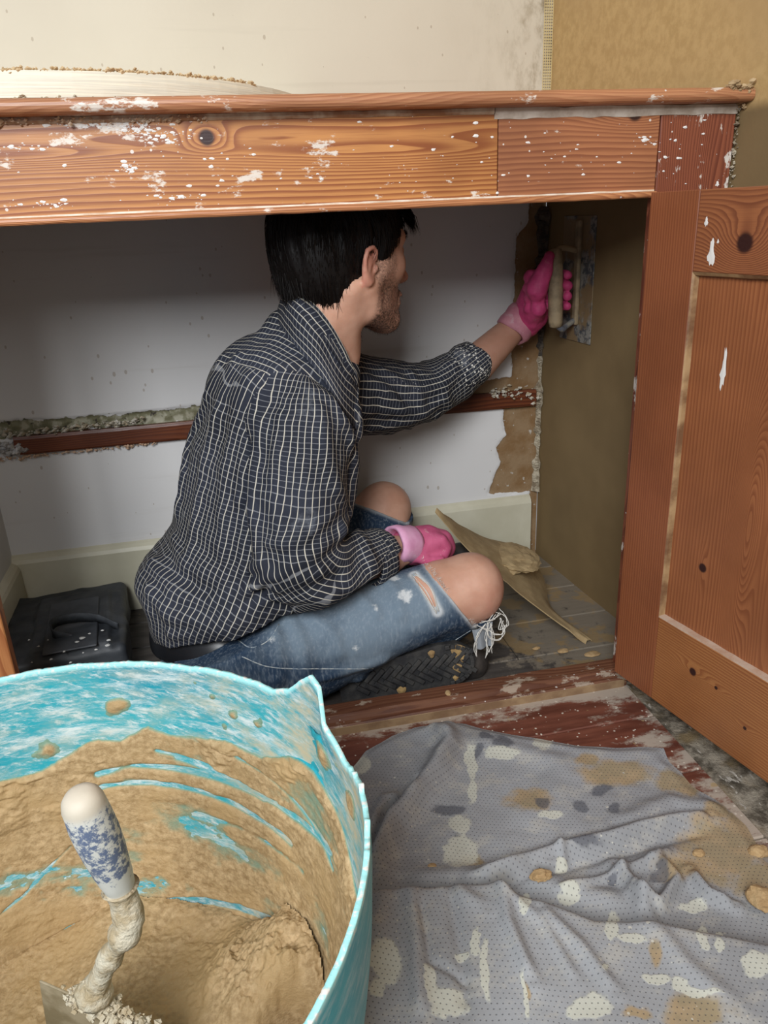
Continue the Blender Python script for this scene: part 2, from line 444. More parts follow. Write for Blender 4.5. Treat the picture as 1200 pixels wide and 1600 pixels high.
def tan_plaster():
    m = Mt('tan_plaster', 0.7, (0.42, 0.27, 0.12), 0.25); p = m.pos()
    n = m.noise(60, p, 6, 0.65)
    c = m.mix(m.ramp(n, 0.35, 0.65), (0.47, 0.31, 0.13), (0.56, 0.38, 0.17))
    c = m.mix(m.ramp(m.noise(3.5, p, 3), 0.35, 0.7), c, (0.47, 0.31, 0.14))
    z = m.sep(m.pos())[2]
    c = m.mix(m.ramp(z, 0.93, 0.95), m.mix(m.ramp(m.noise(4, p, 3), 0.3, 0.7), (0.19, 0.128, 0.060), (0.25, 0.172, 0.082)), c)  # below the counter, the cupboard's shade is painted in as darker plaster
    m.col(c); m.bump(n, 0.35, 0.0015); return m.m
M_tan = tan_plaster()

nx, nz = 330, 380
xs = np.linspace(XL - 0.9, XR(BY), nx); zs = np.linspace(-0.02, 2.2, nz)
xs = np.r_[np.linspace(-1.6, -0.56, 14), np.linspace(-0.55, XR(BY), 320)]; zs = np.r_[np.linspace(-0.02, 1.28, 325), np.linspace(1.3, 2.4, 20)]
X_, Z_ = np.meshgrid(xs, zs, indexing='ij'); Pw = np.stack([X_.ravel(), np.full(X_.size, BY), Z_.ravel()], 1)
P2 = Pw[:, [0, 2]]
wp = lambda L: [PY(px, py, BY)[[0, 2]] for px, py in L]
bare = np.maximum.reduce([
    sdpoly(P2, wp([(806, 372), (850, 312), (868, 312), (862, 604), (800, 604), (800, 540), (803, 470)])),
    sdpoly(P2, wp([(786, 642), (845, 620), (838, 768), (762, 772), (772, 745), (783, 722), (775, 700), (790, 680)])),
    sdpoly(P2, wp([(740, 596), (845, 585), (845, 640), (700, 640), (720, 612)])),
    sdpoly(P2, wp([(826, 300), (880, 300), (840, 900), (828, 900)]))])
olive = sdpoly(P2, wp([(-60, 664), (30, 656), (90, 655), (150, 650), (215, 645), (290, 636), (420, 625), (420, 650), (280, 660), (20, 684), (-60, 690)]))
stain = sst(0.10, 0.0, XR(BY) - 0.015 - P2[:, 0]) * sst(0.93, 0.98, P2[:, 1]) * 1.0 + 0.5 * sst(0.25, 0.0, XR(BY) - P2[:, 0]) * sst(0.93, 0.98, P2[:, 1])
depth = 0.0025 * sst(-0.002, 0.002, bare + 0.01 * fbm(P2[:, 0] * 60, P2[:, 1] * 60)) + 0.006 * sst(-0.002, 0.002, olive) * (1 + fbm(P2[:, 0] * 90, P2[:, 1] * 90, 3))
Pw[:, 1] += depth
fw = gridmesh(Pw, len(xs), len(zs))
wb = mesh('wall_back', Pw, fw, M_wall, smooth=True); wb['kind'] = 'structure'
attr(wb, 'bare', bare); attr(wb, 'olive', olive); attr(wb, 'stain', stain)

# right wall: one tan plastered plane that carries on towards the viewer
ys = np.linspace(-0.9, BY, 120); zs = np.linspace(-0.02, 2.4, 110)
Y_, Z_ = np.meshgrid(ys, zs, indexing='ij')
Pr = np.stack([XR(Y_).ravel() + 0.0012 * fbm(Y_.ravel() * 9, Z_.ravel() * 9, 4), Y_.ravel(), Z_.ravel()], 1)
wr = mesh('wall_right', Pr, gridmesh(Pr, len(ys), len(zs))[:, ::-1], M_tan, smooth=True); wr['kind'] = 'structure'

M_white = plain('white_paint', (0.70, 0.70, 0.69), 0.5, (0.62, 0.62, 0.61), 6, 0.2, bsc=60, bd=0.002)
v, f = rbox((XL - 0.12, FY + 0.02, -0.02), (XL, BY, 0.93), 0)
wl = mesh('wall_left', v, f, M_white); wl['kind'] = 'structure'

# skirting boards
M_skirt = plain('cream_gloss', (0.62, 0.59, 0.46), 0.4, (0.55, 0.52, 0.39), 9, 0.2, bsc=45, bd=0.002)
def skirting(name, a, b, n, h=0.162, t=0.016):
    a = V(*a); b = V(*b); n = unit(n); u = unit(b - a); L = np.linalg.norm(b - a); k = 60
    prof = [(0, 0), (t, 0), (t, h - 0.018), (t * 0.8, h - 0.010), (t * 0.45, h - 0.004), (0, h)]
    vs = []
    for i in range(k):
        s = L * i / (k - 1)
        for (d, z) in prof: vs.append(a + u * s + n * (d + 0.0008 * float(vnoise(s * 20, z * 20))) + V(0, 0, z))
    fs = gridmesh(None, k, len(prof)).tolist() + [list(range(len(prof)))[::-1], [(k - 1) * len(prof) + i for i in range(len(prof))]]
    o = mesh(name, np.array(vs), fs, M_skirt); o['kind'] = 'structure'; return o
skirting('baseboard_back', (XL, BY, 0), (0.706, BY, 0), (0, -1, 0))
skirting('baseboard_left', (XL, FY + 0.02, 0), (XL, BY - 0.016, 0), (1, 0, 0), 0.150)

# dado rail of dark varnished batten on the back wall, broken off short of the corner
M_rail = wood('dark_batten', (0, BY, 0.4), (1, 0, 0), (0, 0, 1), (0.17, 0.048, 0.018), (0.09, 0.022, 0.010), rough=0.35, dirt=0.0)
g = G(); k = 70; vs = []
for i in range(k):
    s = i / (k - 1); x = lerp(-0.432, 0.712, s)
    z0, z1 = 0.386, 0.424
    for (d, z) in [(0, z0), (0.012, z0), (0.014, z0 + 0.004), (0.014, z1 - 0.006), (0.011, z1), (0, z1)]:
        vs.append((x, BY - d + 0.0004 * float(vnoise(x * 40, z * 40)), z + (0.003 * float(vnoise(x * 30, 5)) if i in (0, k - 1) else 0)))
rl = mesh('trim_1', np.array(vs), gridmesh(None, k, 6).tolist() + [list(range(6))[::-1], [(k - 1) * 6 + i for i in range(6)]], M_rail); rl['kind'] = 'structure'
M_crust = plain('crust', (0.66, 0.63, 0.55), 0.85, (0.42, 0.34, 0.22), 60, 0.8, bsc=300)
M_crustw = plain('white_crust', (0.72, 0.72, 0.72), 0.8, (0.30, 0.28, 0.26), 70, 0.8, bsc=300)
def crust(line, rad, n, seed, jit=0.004, flat=0.5):
    """broken plaster crumbs packed along a line"""
    rs = np.random.RandomState(seed); line = np.asarray(line, float); L = np.r_[0, np.cumsum(np.linalg.norm(np.diff(line, axis=0), axis=1))]; g = G()
    for i in range(n):
        s = rs.rand() * L[-1]; j = min(np.searchsorted(L, s, side='right') - 1, len(line) - 2); p = lerp(line[j], line[j + 1], (s - L[j]) / (L[j + 1] - L[j])) + rs.randn(3) * jit
        r = rad * (0.35 + rs.rand() ** 2 * 1.1)
        d = np.array([(1, 0, 0), (-1, 0, 0), (0, 1, 0), (0, -1, 0), (0, 0, 1), (0, 0, -1), (.6, .6, .5), (-.6, .5, .6), (.5, -.6, .6)]) * (r * (0.6 + 0.7 * rs.rand(9, 1))) * V(1, 1, flat + 0.4 * rs.rand())
        g.add(p + d, [(0, 6, 4), (0, 2, 6), (2, 4, 6), (2, 7, 4), (2, 1, 7), (1, 4, 7), (1, 3, 4), (3, 8, 4), (3, 0, 8), (0, 4, 8), (0, 5, 2), (2, 5, 1), (1, 5, 3), (3, 5, 0)])
    return g
c = crust([(-0.47, BY - .004, 0.40), (-0.425, BY - .010, 0.40)], 0.010, 60, 3, 0.008).obj('plaster_crust', M_crustw, rl); c['kind'] = 'stuff'
c = crust([(0.60, BY - .012, 0.425), (0.72, BY - .008, 0.405)], 0.0045, 160, 4, 0.007).obj('plaster_crust', M_crust, rl); c['kind'] = 'stuff'
c = crust([(-0.45, BY - .008, 0.430), (-0.17, BY - .008, 0.432)], 0.0045, 170, 5, 0.004).obj('plaster_crust', M_crust, rl); c['kind'] = 'stuff'
c = crust([(-0.49, BY - .008, 0.379), (-0.15, BY - .008, 0.383)], 0.0035, 160, 6, 0.002).obj('plaster_crust', plain('peach_crust', (0.62, 0.42, 0.28), 0.8), rl); c['kind'] = 'stuff'

# ragged corner of broken plaster, and glass-fibre scrim tape above the counter
M_corner = plain('corner_plaster', (0.22, 0.17, 0.11), 0.9, (0.50, 0.44, 0.33), 55, 1.0, bsc=220, bd=0.003)
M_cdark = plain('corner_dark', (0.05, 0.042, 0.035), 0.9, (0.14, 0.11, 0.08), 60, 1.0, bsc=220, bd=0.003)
n = 260; vs = []; rs = np.random.RandomState(2)
for i in range(n):
    z = 0.17 + (0.82 - 0.17) * i / (n - 1); w = 0.011 + 0.006 * vnoise(z * 25, 1) + 0.004 * vnoise(z * 90, 2)
    xr = XR(BY)
    for a, b in ((-1.3, 0), (-0.9, 0.5), (-0.35, 0.8), (0, 1.4)):
        vs.append((xr + a * w - 0.002, BY - b * w + 0.002 * rs.randn() * (0 < b < 1), z))
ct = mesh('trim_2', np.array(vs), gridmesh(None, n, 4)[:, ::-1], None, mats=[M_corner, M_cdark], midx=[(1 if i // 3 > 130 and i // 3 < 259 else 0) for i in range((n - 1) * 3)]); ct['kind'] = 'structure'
g = G(); xr = XR(BY); z0 = 0.955; z1 = 1.6; st = 0.0052
def strip(a, b, w, nrm):
    a = V(*a); b = V(*b); d = unit(b - a); s = np.cross(d, nrm) * w / 2; t = np.asarray(nrm) * 0.0004
    g.add([a - s, a + s, b + s, b - s, a - s + t, a + s + t, b + s + t, b - s + t], [(0, 1, 2, 3), (4, 7, 6, 5), (0, 3, 7, 4), (1, 5, 6, 2)])
for i in range(5): strip((xr - 0.019 + i * 0.0045, BY - 0.0046, z0), (xr - 0.019 + i * 0.0045, BY - 0.0046, z1), 0.0013, V(0, -1, 0))
for j in range(int((z1 - z0) / st)): strip((xr - 0.020, BY - 0.0042, z0 + j * st), (xr - 0.001, BY - 0.0042, z0 + j * st), 0.0013, V(0, -1, 0))
sc = g.obj('trim_3', plain('scrim_mesh', (0.62, 0.50, 0.24), 0.6)); sc['kind'] = 'structure'

# floors -------------------------------------------------------------
M_dark = Mt('dark_floorboard', 0.6, spec=0.4); m = M_dark; p = m.pos((0.22, 1, 1)); pw = m.pos()
c = m.mix(m.ramp(m.noise(45, p, 5), 0.3, 0.7), (0.040, 0.034, 0.031), (0.085, 0.074, 0.066))
dm = m.math('ADD', m.noise(26, pw, 7, 0.72), m.math('MULTIPLY', m.attr('dust'), 0.28))
c = m.mix(m.math('MULTIPLY', m.ramp(dm, 0.62, 0.76), 0.8), c, (0.24, 0.20, 0.15))
c = m.mix(m.math('MULTIPLY', m.ramp(m.math('ADD', m.noise(11, pw, 6, 0.6), m.math('MULTIPLY', m.attr('dust'), 0.1)), 0.62, 0.68), 0.8), c, (0.28, 0.19, 0.09))
m.col(c); m.bump(m.noise(80, p, 6), 0.5, 0.002)
M_red = Mt('red_floorboard', 0.42, spec=0.5); m = M_red; p = m.pos((0.15, 1, 1)); pw = m.pos()
c = m.mix(m.ramp(m.noise(60, p, 5), 0.3, 0.7), (0.115, 0.035, 0.022), (0.21, 0.072, 0.045))
y = m.sep(pw)[1]; x = m.sep(pw)[0]
edge = m.math('ADD', m.ramp(y, 1.02, 1.09), m.math('MULTIPLY', m.ramp(x, 0.52, 0.66), 0.8))
dm = m.math('ADD', m.noise(17, m.pos((0.6, 1, 1)), 8, 0.72), m.math('MULTIPLY', edge, 0.17))
c = m.mix(m.math('MULTIPLY', m.ramp(dm, 0.56, 0.68), 0.85), c, (0.50, 0.43, 0.35))
c = m.mix(m.math('MULTIPLY', m.ramp(m.noise(30, pw, 3), 0.66, 0.70), 0.8), c, (0.42, 0.29, 0.14))
c = m.mix(m.math('LESS_THAN', m.vor(90, pw), 0.16), c, (0.65, 0.58, 0.48))
m.col(c); m.bump(m.math('ADD', m.noise(70, p, 6), m.ramp(dm, 0.56, 0.7)), 0.4, 0.001)
M_grit = Mt('gritty_screed', 0.85, spec=0.2); m = M_grit; pw = m.pos()
c = m.mix(m.ramp(m.noise(28, pw, 8, 0.7), 0.38, 0.62), (0.10, 0.082, 0.06), (0.40, 0.345, 0.27))
c = m.mix(m.ramp(m.noise(9, pw, 4), 0.5, 0.62), c, (0.24, 0.175, 0.095))
c = m.mix(m.ramp(m.noise(60, m.pos((1, 0.4, 1)), 4), 0.62, 0.66), c, (0.55, 0.50, 0.43))
m.col(c); m.bump(m.noise(120, pw, 6, 0.7), 0.9, 0.004)

fl = bpy.data.objects.new('floor', None); COL.objects.link(fl); fl['kind'] = 'structure'
def plank(x0, x1, y0, y1, z1, mat, name='plank', dust=None, th=0.02):
    nu = max(2, int((x1 - x0) / 0.03)); nv = 5; u = np.linspace(x0, x1, nu); w = np.array([y0 + 0.0012, y0 + 0.003, (y0 + y1) / 2, y1 - 0.003, y1 - 0.0012])
    A, B = np.meshgrid(u, w, indexing='ij'); zz = z1 + 0.0008 * fbm(A * 4, B * 40, z1 * 50); zz[:, 0] -= 0.002; zz[:, -1] -= 0.002
    top = np.stack([A.ravel(), B.ravel(), zz.ravel()], 1); bot = top.copy(); bot[:, 2] = z1 - th
    vs = np.concatenate([top, bot]); f1 = gridmesh(None, nu, nv); N = nu * nv
    per = [i * nv for i in range(nu)] + [(nu - 1) * nv + j for j in range(1, nv)] + [i * nv + nv - 1 for i in range(nu - 2, -1, -1)] + [j for j in range(nv - 2, 0, -1)]
    fs = f1.tolist() + [[per[i], per[(i + 1) % len(per)], per[(i + 1) % len(per)] + N, per[i] + N][::-1] for i in range(len(per))]
    o = mesh(name, vs, fs, mat.m if isinstance(mat, Mt) else mat, fl)
    if mat is M_dark: attr(o, 'dust', sst(0.28, 0.62, vs[:, 0] + 0.35 * (vs[:, 1] - 1.35)) * 1.15)
    return o
yy = [1.085, 1.215, 1.345, 1.475, 1.585, 1.69]
for i in range(5):
    if i in (1, 2): plank(-0.6, 0.50 if i == 1 else 0.47, yy[i], yy[i + 1], 0.0, M_dark); plank(0.502 if i == 1 else 0.472, 0.80, yy[i], yy[i + 1], 0.0, M_dark)
    else: plank(-0.6, 0.80, yy[i], yy[i + 1], 0.0, M_dark)
yy = [-0.7, -0.56, -0.42, -0.28, -0.14, 0.0, 0.14, 0.28, 0.42, 0.56, 0.70, 0.845, 0.985, 1.085]
for i in range(len(yy) - 1): plank(-2.0, 0.655, yy[i], yy[i + 1], 0.0, M_red)
ys = np.linspace(-0.7, 1.10, 130); xs = np.linspace(0.63, 0.86, 34); A, B = np.meshgrid(xs, ys, indexing='ij')
z = -0.004 + 0.005 * fbm(A * 40, B * 40, 2) + 0.006 * sst(0.70, 0.80, A)
scd = mesh('gritty_edge', np.stack([A.ravel(), B.ravel(), z.ravel()], 1), gridmesh(None, 34, 130), M_grit.m, fl, True)
o = mesh('subfloor', *rbox((-2.0, -0.7, -0.06), (0.9, 1.7, -0.021), 0), plain('subfloor', (0.03, 0.025, 0.02)), fl)

# wooden threshold along the cupboard opening
M_sill = wood('threshold_wood', (0, 1.1, 0), (1, 0, 0), (0, 1, 0), (0.20, 0.085, 0.045), (0.12, 0.042, 0.022), rough=0.45, dirt=0.55, dirtcol=(0.42, 0.34, 0.26))
k = 50; vs = []
prof = [(1.079, -0.004), (1.077, 0.012), (1.081, 0.0165), (1.089, 0.0175), (1.092, 0.024), (1.097, 0.027), (1.128, 0.0275), (1.133, 0.024), (1.135, -0.004)]
for i in range(k):
    x = lerp(-0.50, 0.655, i / (k - 1))
    for (y_, z_) in prof: vs.append((x, y_ + 0.0007 * float(vnoise(x * 30, y_ * 300)), z_ + 0.0007 * float(vnoise(x * 25, y_ * 200, 3)) * (z_ > 0)))
sl = mesh('trim_4', np.array(vs), [q[::-1] for q in gridmesh(None, k, len(prof)).tolist()] + [list(range(len(prof))), [(k - 1) * len(prof) + i for i in range(len(prof))][::-1]], M_sill); sl['kind'] = 'structure'
o = mesh('moulding_strip', *rbox((-0.5, 1.076, -0.002), (0.65, 1.0775, 0.015), 0.0005), plain('bare_wood', (0.36, 0.24, 0.13), 0.6, (0.22, 0.13, 0.07), 20), sl)

# ------------------------------------------------------------------ pine cupboard front
PC_LO, PC_HI = (0.60, 0.27, 0.085), (0.30, 0.085, 0.022)
unit_ = thing('cupboard_unit', 'pine cupboard front with a deep knotty fascia board, splashed with plaster under the counter', 'cupboard', (0.1, FY, 0))
W1 = wood('pine_fascia', (-0.6, FY, 0.834), (1, 0, 0), (0, 0, 1), (0.56, 0.25, 0.080), (0.27, 0.078, 0.024), freq=210, rough=0.36, dirt=0.45, amp=0.005, seed=0.3,
          knots=[(0.617, 0.085, 0.028, 0.014, 0.035, 0.0095)], cath=[(0.38, 0.070, 0.16, 0.013, 0.035), (0.86, 0.062, 0.20, 0.016, 0.030), (0.66, 0.068, 0.12, 0.012, 0.012)])
W2 = wood('pine_fascia_short', (0.407, FY, 0.834), (1, 0, 0), (0, 0, 1), (0.42, 0.17, 0.075), (0.25, 0.085, 0.04), freq=230, rough=0.4, dirt=0.35, amp=0.005, seed=1.7,
          knots=[(0.201, 0.103, 0.06, 0.018, 0.03, 0.011)])
W3 = wood('pine_stile', (0.70, FY, 0.5), (0.04, 0, 1), (1, 0, 0), (0.28, 0.085, 0.042), (0.15, 0.038, 0.02), freq=330, rough=0.42, dirt=0.5, seed=2.2)
W4 = wood('pine_nosing', (0, FY, 0.95), (1, 0, 0), (0, 0.4, 1), (0.50, 0.235, 0.115), (0.36, 0.145, 0.068), freq=420, rough=0.4, dirt=0.42, seed=3.1)
W5 = wood('pine_bead', (0, FY, 0.83), (1, 0, 0), (0, 0.3, 1), (0.55, 0.24, 0.10), (0.33, 0.12, 0.05), freq=520, rough=0.4, dirt=0.3, seed=4.0)
mesh('fascia_board', *rbox((-0.62, FY, 0.834), (0.4055, FY + 0.022, 0.9445), 0.0012), W1, unit_)
mesh('fascia_board', *rbox((0.4068, FY, 0.8345), (0.6475, FY + 0.022, 0.9445), 0.0015), W2, unit_)
mesh('stile', *rbox((0.6495, FY + 0.0005, 0.0), (0.768, FY + 0.023, 0.9445), 0.0015), W3, unit_)
WL = wood('pine_stile_left', (-0.40, FY, 0.3), (0, 0, 1), (1, 0, 0), (0.58, 0.25, 0.09), (0.34, 0.11, 0.035), freq=300, rough=0.4, dirt=0.1, seed=5.0)
mesh('stile', *rbox((-0.47, FY, 0.0), (-0.357, FY + 0.022, 0.834), 0.0015), WL, unit_)
def extr(prof, x0, x1, n, jit=0.0003):
    vs = []
    for i in range(n):
        x = lerp(x0, x1, i / (n - 1))
        for (y, z) in prof:
            vs.append((x, y + jit * float(vnoise(x * 50, y * 400, z * 400)), z + jit * float(vnoise(x * 50, z * 400, 7))))
    k = len(prof); f = gridmesh(None, n, k).tolist() + [[i * k + k - 1, (i + 1) * k + k - 1, (i + 1) * k, i * k] for i in range(n - 1)]
    return np.array(vs), f + [list(range(k)), [(n - 1) * k + i for i in range(k)][::-1]]
bead = [(FY, 0.8335)] + [(FY - 0.004 + 0.004 * math.cos(t), 0.8295 + 0.0045 * math.sin(t)) for t in np.linspace(math.pi / 2, math.pi * 1.5, 7)] + [(FY + 0.02, 0.825), (FY + 0.02, 0.8335)]
mesh('bead', *extr(bead, -0.62, 0.647, 120), W5, unit_)
mesh('paint_line', *extr([(FY - 0.0022, 0.8330), (FY - 0.0026, 0.8362), (FY + 0.001, 0.8364), (FY + 0.001, 0.8332)], -0.62, 0.645, 160, 0.0006), plain('cream_paint_line', (0.85, 0.79, 0.68), 0.6, (0.70, 0.55, 0.40), 35), unit_)
nose = [(FY + 0.03, 0.9455), (FY - 0.018, 0.9455)] + [(FY - 0.022 - 0.009 * math.cos(t), 0.9545 + 0.009 * math.sin(t)) for t in np.linspace(-math.pi / 2, math.pi / 2, 9)] + [(FY - 0.018, 0.9635), (FY + 0.03, 0.9635)]
ctop = thing('counter_top', 'wooden counter top with rounded front edge along the top of the cupboard', 'counter', (0.1, FY + 0.2, 0.945))
mesh('top_board', *rbox((-0.9, FY + 0.0305, 0.9455), (0.733, BY - 0.001, 0.9635), 0), W4, ctop)
mesh('nosing', *extr(nose, -0.9, 0.772, 160), W4, ctop)
M_caulk = plain('caulk', (0.66, 0.60, 0.52), 0.75, (0.42, 0.35, 0.28), 30, 0.5)
mesh('filler_strip', *extr([(FY + 0.001, 0.9452), (FY - 0.005, 0.9452), (FY - 0.004, 0.939), (FY - 0.0008, 0.9325), (FY + 0.001, 0.932)], 0.40, 0.768, 120, 0.001), M_caulk, unit_)
mesh('cove_moulding', *extr([(FY + 0.001, 0.9452), (FY - 0.005, 0.9452), (FY - 0.0045, 0.941), (FY - 0.0015, 0.9385), (FY + 0.001, 0.938)], -0.62, 0.399, 120, 0.0006), plain('dark_cove', (0.30, 0.15, 0.075), 0.5, (0.55, 0.47, 0.36), 26), unit_)
c = crust([(0.735, FY - 0.026, 0.962), (0.768, FY - 0.026, 0.960), (0.771, FY - 0.012, 0.955), (0.771, FY - 0.004, 0.938)], 0.0045, 150, 11, 0.0028).obj('plaster_crust', plain('tan_crust', (0.50, 0.36, 0.20), 0.85, (0.30, 0.2, 0.1), 60), ctop); c['kind'] = 'stuff'
c = crust([(0.769, FY - 0.002, 0.938), (0.770, FY - 0.002, 0.60)], 0.003, 150, 12, 0.0016).obj('plaster_crust', M_corner, unit_); c['kind'] = 'stuff'
c = crust([(-0.25, FY - 0.004, 0.9415), (0.02, FY - 0.003, 0.941)], 0.003, 220, 13, 0.0020).obj('plaster_crust', plain('pale_crust', (0.62, 0.52, 0.40), 0.85, (0.45, 0.3, 0.18), 60), unit_); c['kind'] = 'stuff'
# thin smear of white plaster on the fascia, and flecks
def flecks(name, px_list, n, y, seed, mat, parent, ax=(V(1, 0, 0), V(0, 0, 1)), nrm=V(0, -1, 0), surf=None):
    rs = np.random.RandomState(seed); g = G()
    for (px, py, rx, ry) in px_list:
        for k in range(n):
            p = surf(px + rs.randn() * rx, py + rs.randn() * ry)
            if p is None: continue
            r = 0.0004 + 0.0016 * rs.rand() ** 3; m_ = 7; a0 = rs.rand() * 6; el = 0.5 + rs.rand(); rot = rs.randn() * 0.5
            ring = [p + nrm * 0.0002 + r * (0.7 + 0.6 * rs.rand()) * (ax[0] * math.cos(a0 + 2 * math.pi * i / m_) * (1 + el) + ax[1] * math.sin(a0 + 2 * math.pi * i / m_)) for i in range(m_)]
            g.add(ring + [p + nrm * (0.0004 + r * 0.3)], [[i, (i + 1) % m_, m_] for i in range(m_)])
    o = g.obj(name, mat, parent); o['kind'] = 'stuff'; return o
M_fleck = plain('white_fleck', (0.82, 0.80, 0.77), 0.7)
fs_ = lambda px, py: (lambda p: p if 0.8355 < p[2] < 0.938 and p[0] < 0.766 else None)(PY(px, py, FY))
flecks('plaster_flecks', [(60, 190, 60, 3), (150, 193, 40, 4), (215, 200, 20, 5)], 90, FY, 1, M_fleck, unit_, surf=fs_)
flecks('plaster_flecks', [(262, 212, 14, 6), (265, 218, 20, 5), (40, 232, 25, 4), (200, 262, 10, 5), (275, 308, 22, 3), (70, 320, 25, 3)], 30, FY, 2, M_fleck, unit_, surf=fs_)
flecks('plaster_flecks', [(500, 250, 200, 45), (700, 230, 90, 45), (900, 250, 90, 30), (1010, 220, 8, 6), (1090, 240, 40, 40), (300, 250, 180, 50)], 26, FY, 3, M_fleck, unit_, surf=fs_)

# ------------------------------------------------------------------ open cupboard door
DO = V(0.6205, 1.064, 0.045); du = unit(V(0.068, -0.318, 0)); dn = V(du[1], -du[0], 0); dz = V(0, 0, 1)     # dn points to the viewer's side (-x)
if dn[0] > 0: dn = -dn
DH = 0.787; DW = 0.48; SW = 0.0905
door = thing('panelled_door', 'orange pine panelled cupboard door standing open at the right, with white paint chips', 'door', tuple(DO + du * 0.2))
dax = np.array([du, dn, dz])
def dbox(name, u0, u1, z0, z1, t0, t1, mat, bev=0.001, parent=None): return mesh(name, *rbox((u0, t0, z0), (u1, t1, z1), bev, dax, DO), mat, parent or door)
DLO, DHI = (0.50, 0.185, 0.072), (0.34, 0.105, 0.038)
D1 = wood('door_stile', DO, (0, 0, 1), du, (0.31, 0.105, 0.042), (0.215, 0.065, 0.027), freq=330, rough=0.33, seed=0.7, stretch=0.1, amp=0.004)
D2 = wood('door_top_rail', DO + V(0, 0, 0.700), du, (0, 0, 1), (0.34, 0.125, 0.050), (0.19, 0.06, 0.027), freq=330, rough=0.34, seed=1.1, amp=0.003, knots=[(0.172, 0.022, 0.045, 0.035, 0.045, 0.0125)])
D3 = wood('door_bottom_rail', DO, du, (0, 0, 1), (0.40, 0.165, 0.056), (0.26, 0.085, 0.028), freq=330, rough=0.34, seed=2.1, amp=0.003, knots=[(0.171, 0.0966, 0.03, 0.012, 0.020, 0.0065), (0.275, 0.061, 0.02, 0.007, 0.008, 0.003), (0.217, 0.095, 0.02, 0.005, 0.008, 0.003)])
D4 = wood('door_panel', DO, (0, 0, 1), du, (0.37, 0.135, 0.052), (0.245, 0.078, 0.030), freq=250, rough=0.34, seed=3.3, stretch=0.1, amp=0.004, knots=[(0.266, 0.158, 0.030, 0.006, 0.010, 0.007)], cath=[(0.36, 0.225, 0.15, 0.02, 0.10), (0.30, 0.27, 0.3, 0.03, 0.04)])
TR, BR = 0.684, 0.153
dbox('stile', 0, SW, 0, DH, -0.022, 0, D1)
dbox('stile', DW - 0.095, DW, 0, DH, -0.022, 0, D1)
dbox('rail', SW + 0.0006, DW - 0.0956, TR, DH, -0.022, -0.0002, D2)
dbox('rail', SW + 0.0006, DW - 0.0956, 0, BR, -0.022, -0.0002, D3)
dbox('panel', SW, DW - 0.095, BR - 0.004, TR + 0.004, -0.018, -0.0095, D4)
# bevelled edge of the rails and stile around the sunk panel, pale where varnish has worn
M_edge = plain('worn_edge', (0.40, 0.25, 0.12), 0.5, (0.17, 0.08, 0.035), 24, 0.3)
M_ledge = plain('dusty_ledge', (0.50, 0.36, 0.27), 0.7, (0.42, 0.24, 0.15), 30, 0.3)
def dpoly(name, prof, mat, lo, hi, along):
    vs = []
    n = 40
    for i in range(n):
        s = lerp(lo, hi, i / (n - 1))
        for (a, t) in prof:
            j = 0.0005 * float(vnoise(s * 60, a * 900))
            vs.append(DO + (du * (a + j) + dz * s if along == 'z' else du * s + dz * (a + j)) + dn * t)
    k = len(prof); f = gridmesh(None, n, k).tolist() + [[i * k + k - 1, (i + 1) * k + k - 1, (i + 1) * k, i * k] for i in range(n - 1)] + [list(range(k)), [(n - 1) * k + i for i in range(k)][::-1]]
    return mesh(name, np.array(vs), f, mat, door)
dpoly('bead', [(SW, -0.0005), (SW + 0.002, -0.003), (SW + 0.0042, -0.0095), (SW, -0.0095)], M_edge, BR, TR, 'z')
dpoly('bead', [(BR, -0.0005), (BR + 0.003, -0.0015), (BR + 0.005, -0.0095), (BR, -0.0095)], M_ledge, SW, DW - 0.095, 'u')
dpoly('bead', [(TR, -0.0005), (TR - 0.004, -0.003), (TR - 0.006, -0.0095), (TR, -0.0095)], M_edge, SW, DW - 0.095, 'u')
# paint chips: irregular thin flakes
def chip(px, py, rx, ry, seed, t):
    rs = np.random.RandomState(seed); r = ray(px, py); q = DO + dn * t; s_ = float((q - CAM) @ dn / (r @ dn)); p = CAM + r * s_; n = 18; ring = []
    for i in range(n):
        a = 2 * math.pi * i / n; k = 0.75 + 0.5 * rs.rand(); ring.append(p + dn * 0.0003 + du * rx * k * math.cos(a) * (1.3 if math.sin(a) < 0 else 0.7) + dz * ry * k * math.sin(a))
    return mesh('paint_chip', np.array(ring + [p + dn * 0.0007]), [[i, (i + 1) % n, n] for i in range(n)], plain('chip_white', (0.80, 0.77, 0.72), 0.6) if 'chip_white' not in bpy.data.materials else bpy.data.materials['chip_white'], door)
chip(1104, 345, .0028, .0065, 1, 0); chip(1112, 393, .0055, .018, 2, 0); chip(1122, 377, .002, .0025, 3, 0); chip(1131, 575, .0042, .026, 4, -0.0095); chip(1121, 287, .003, .003, 5, 0)

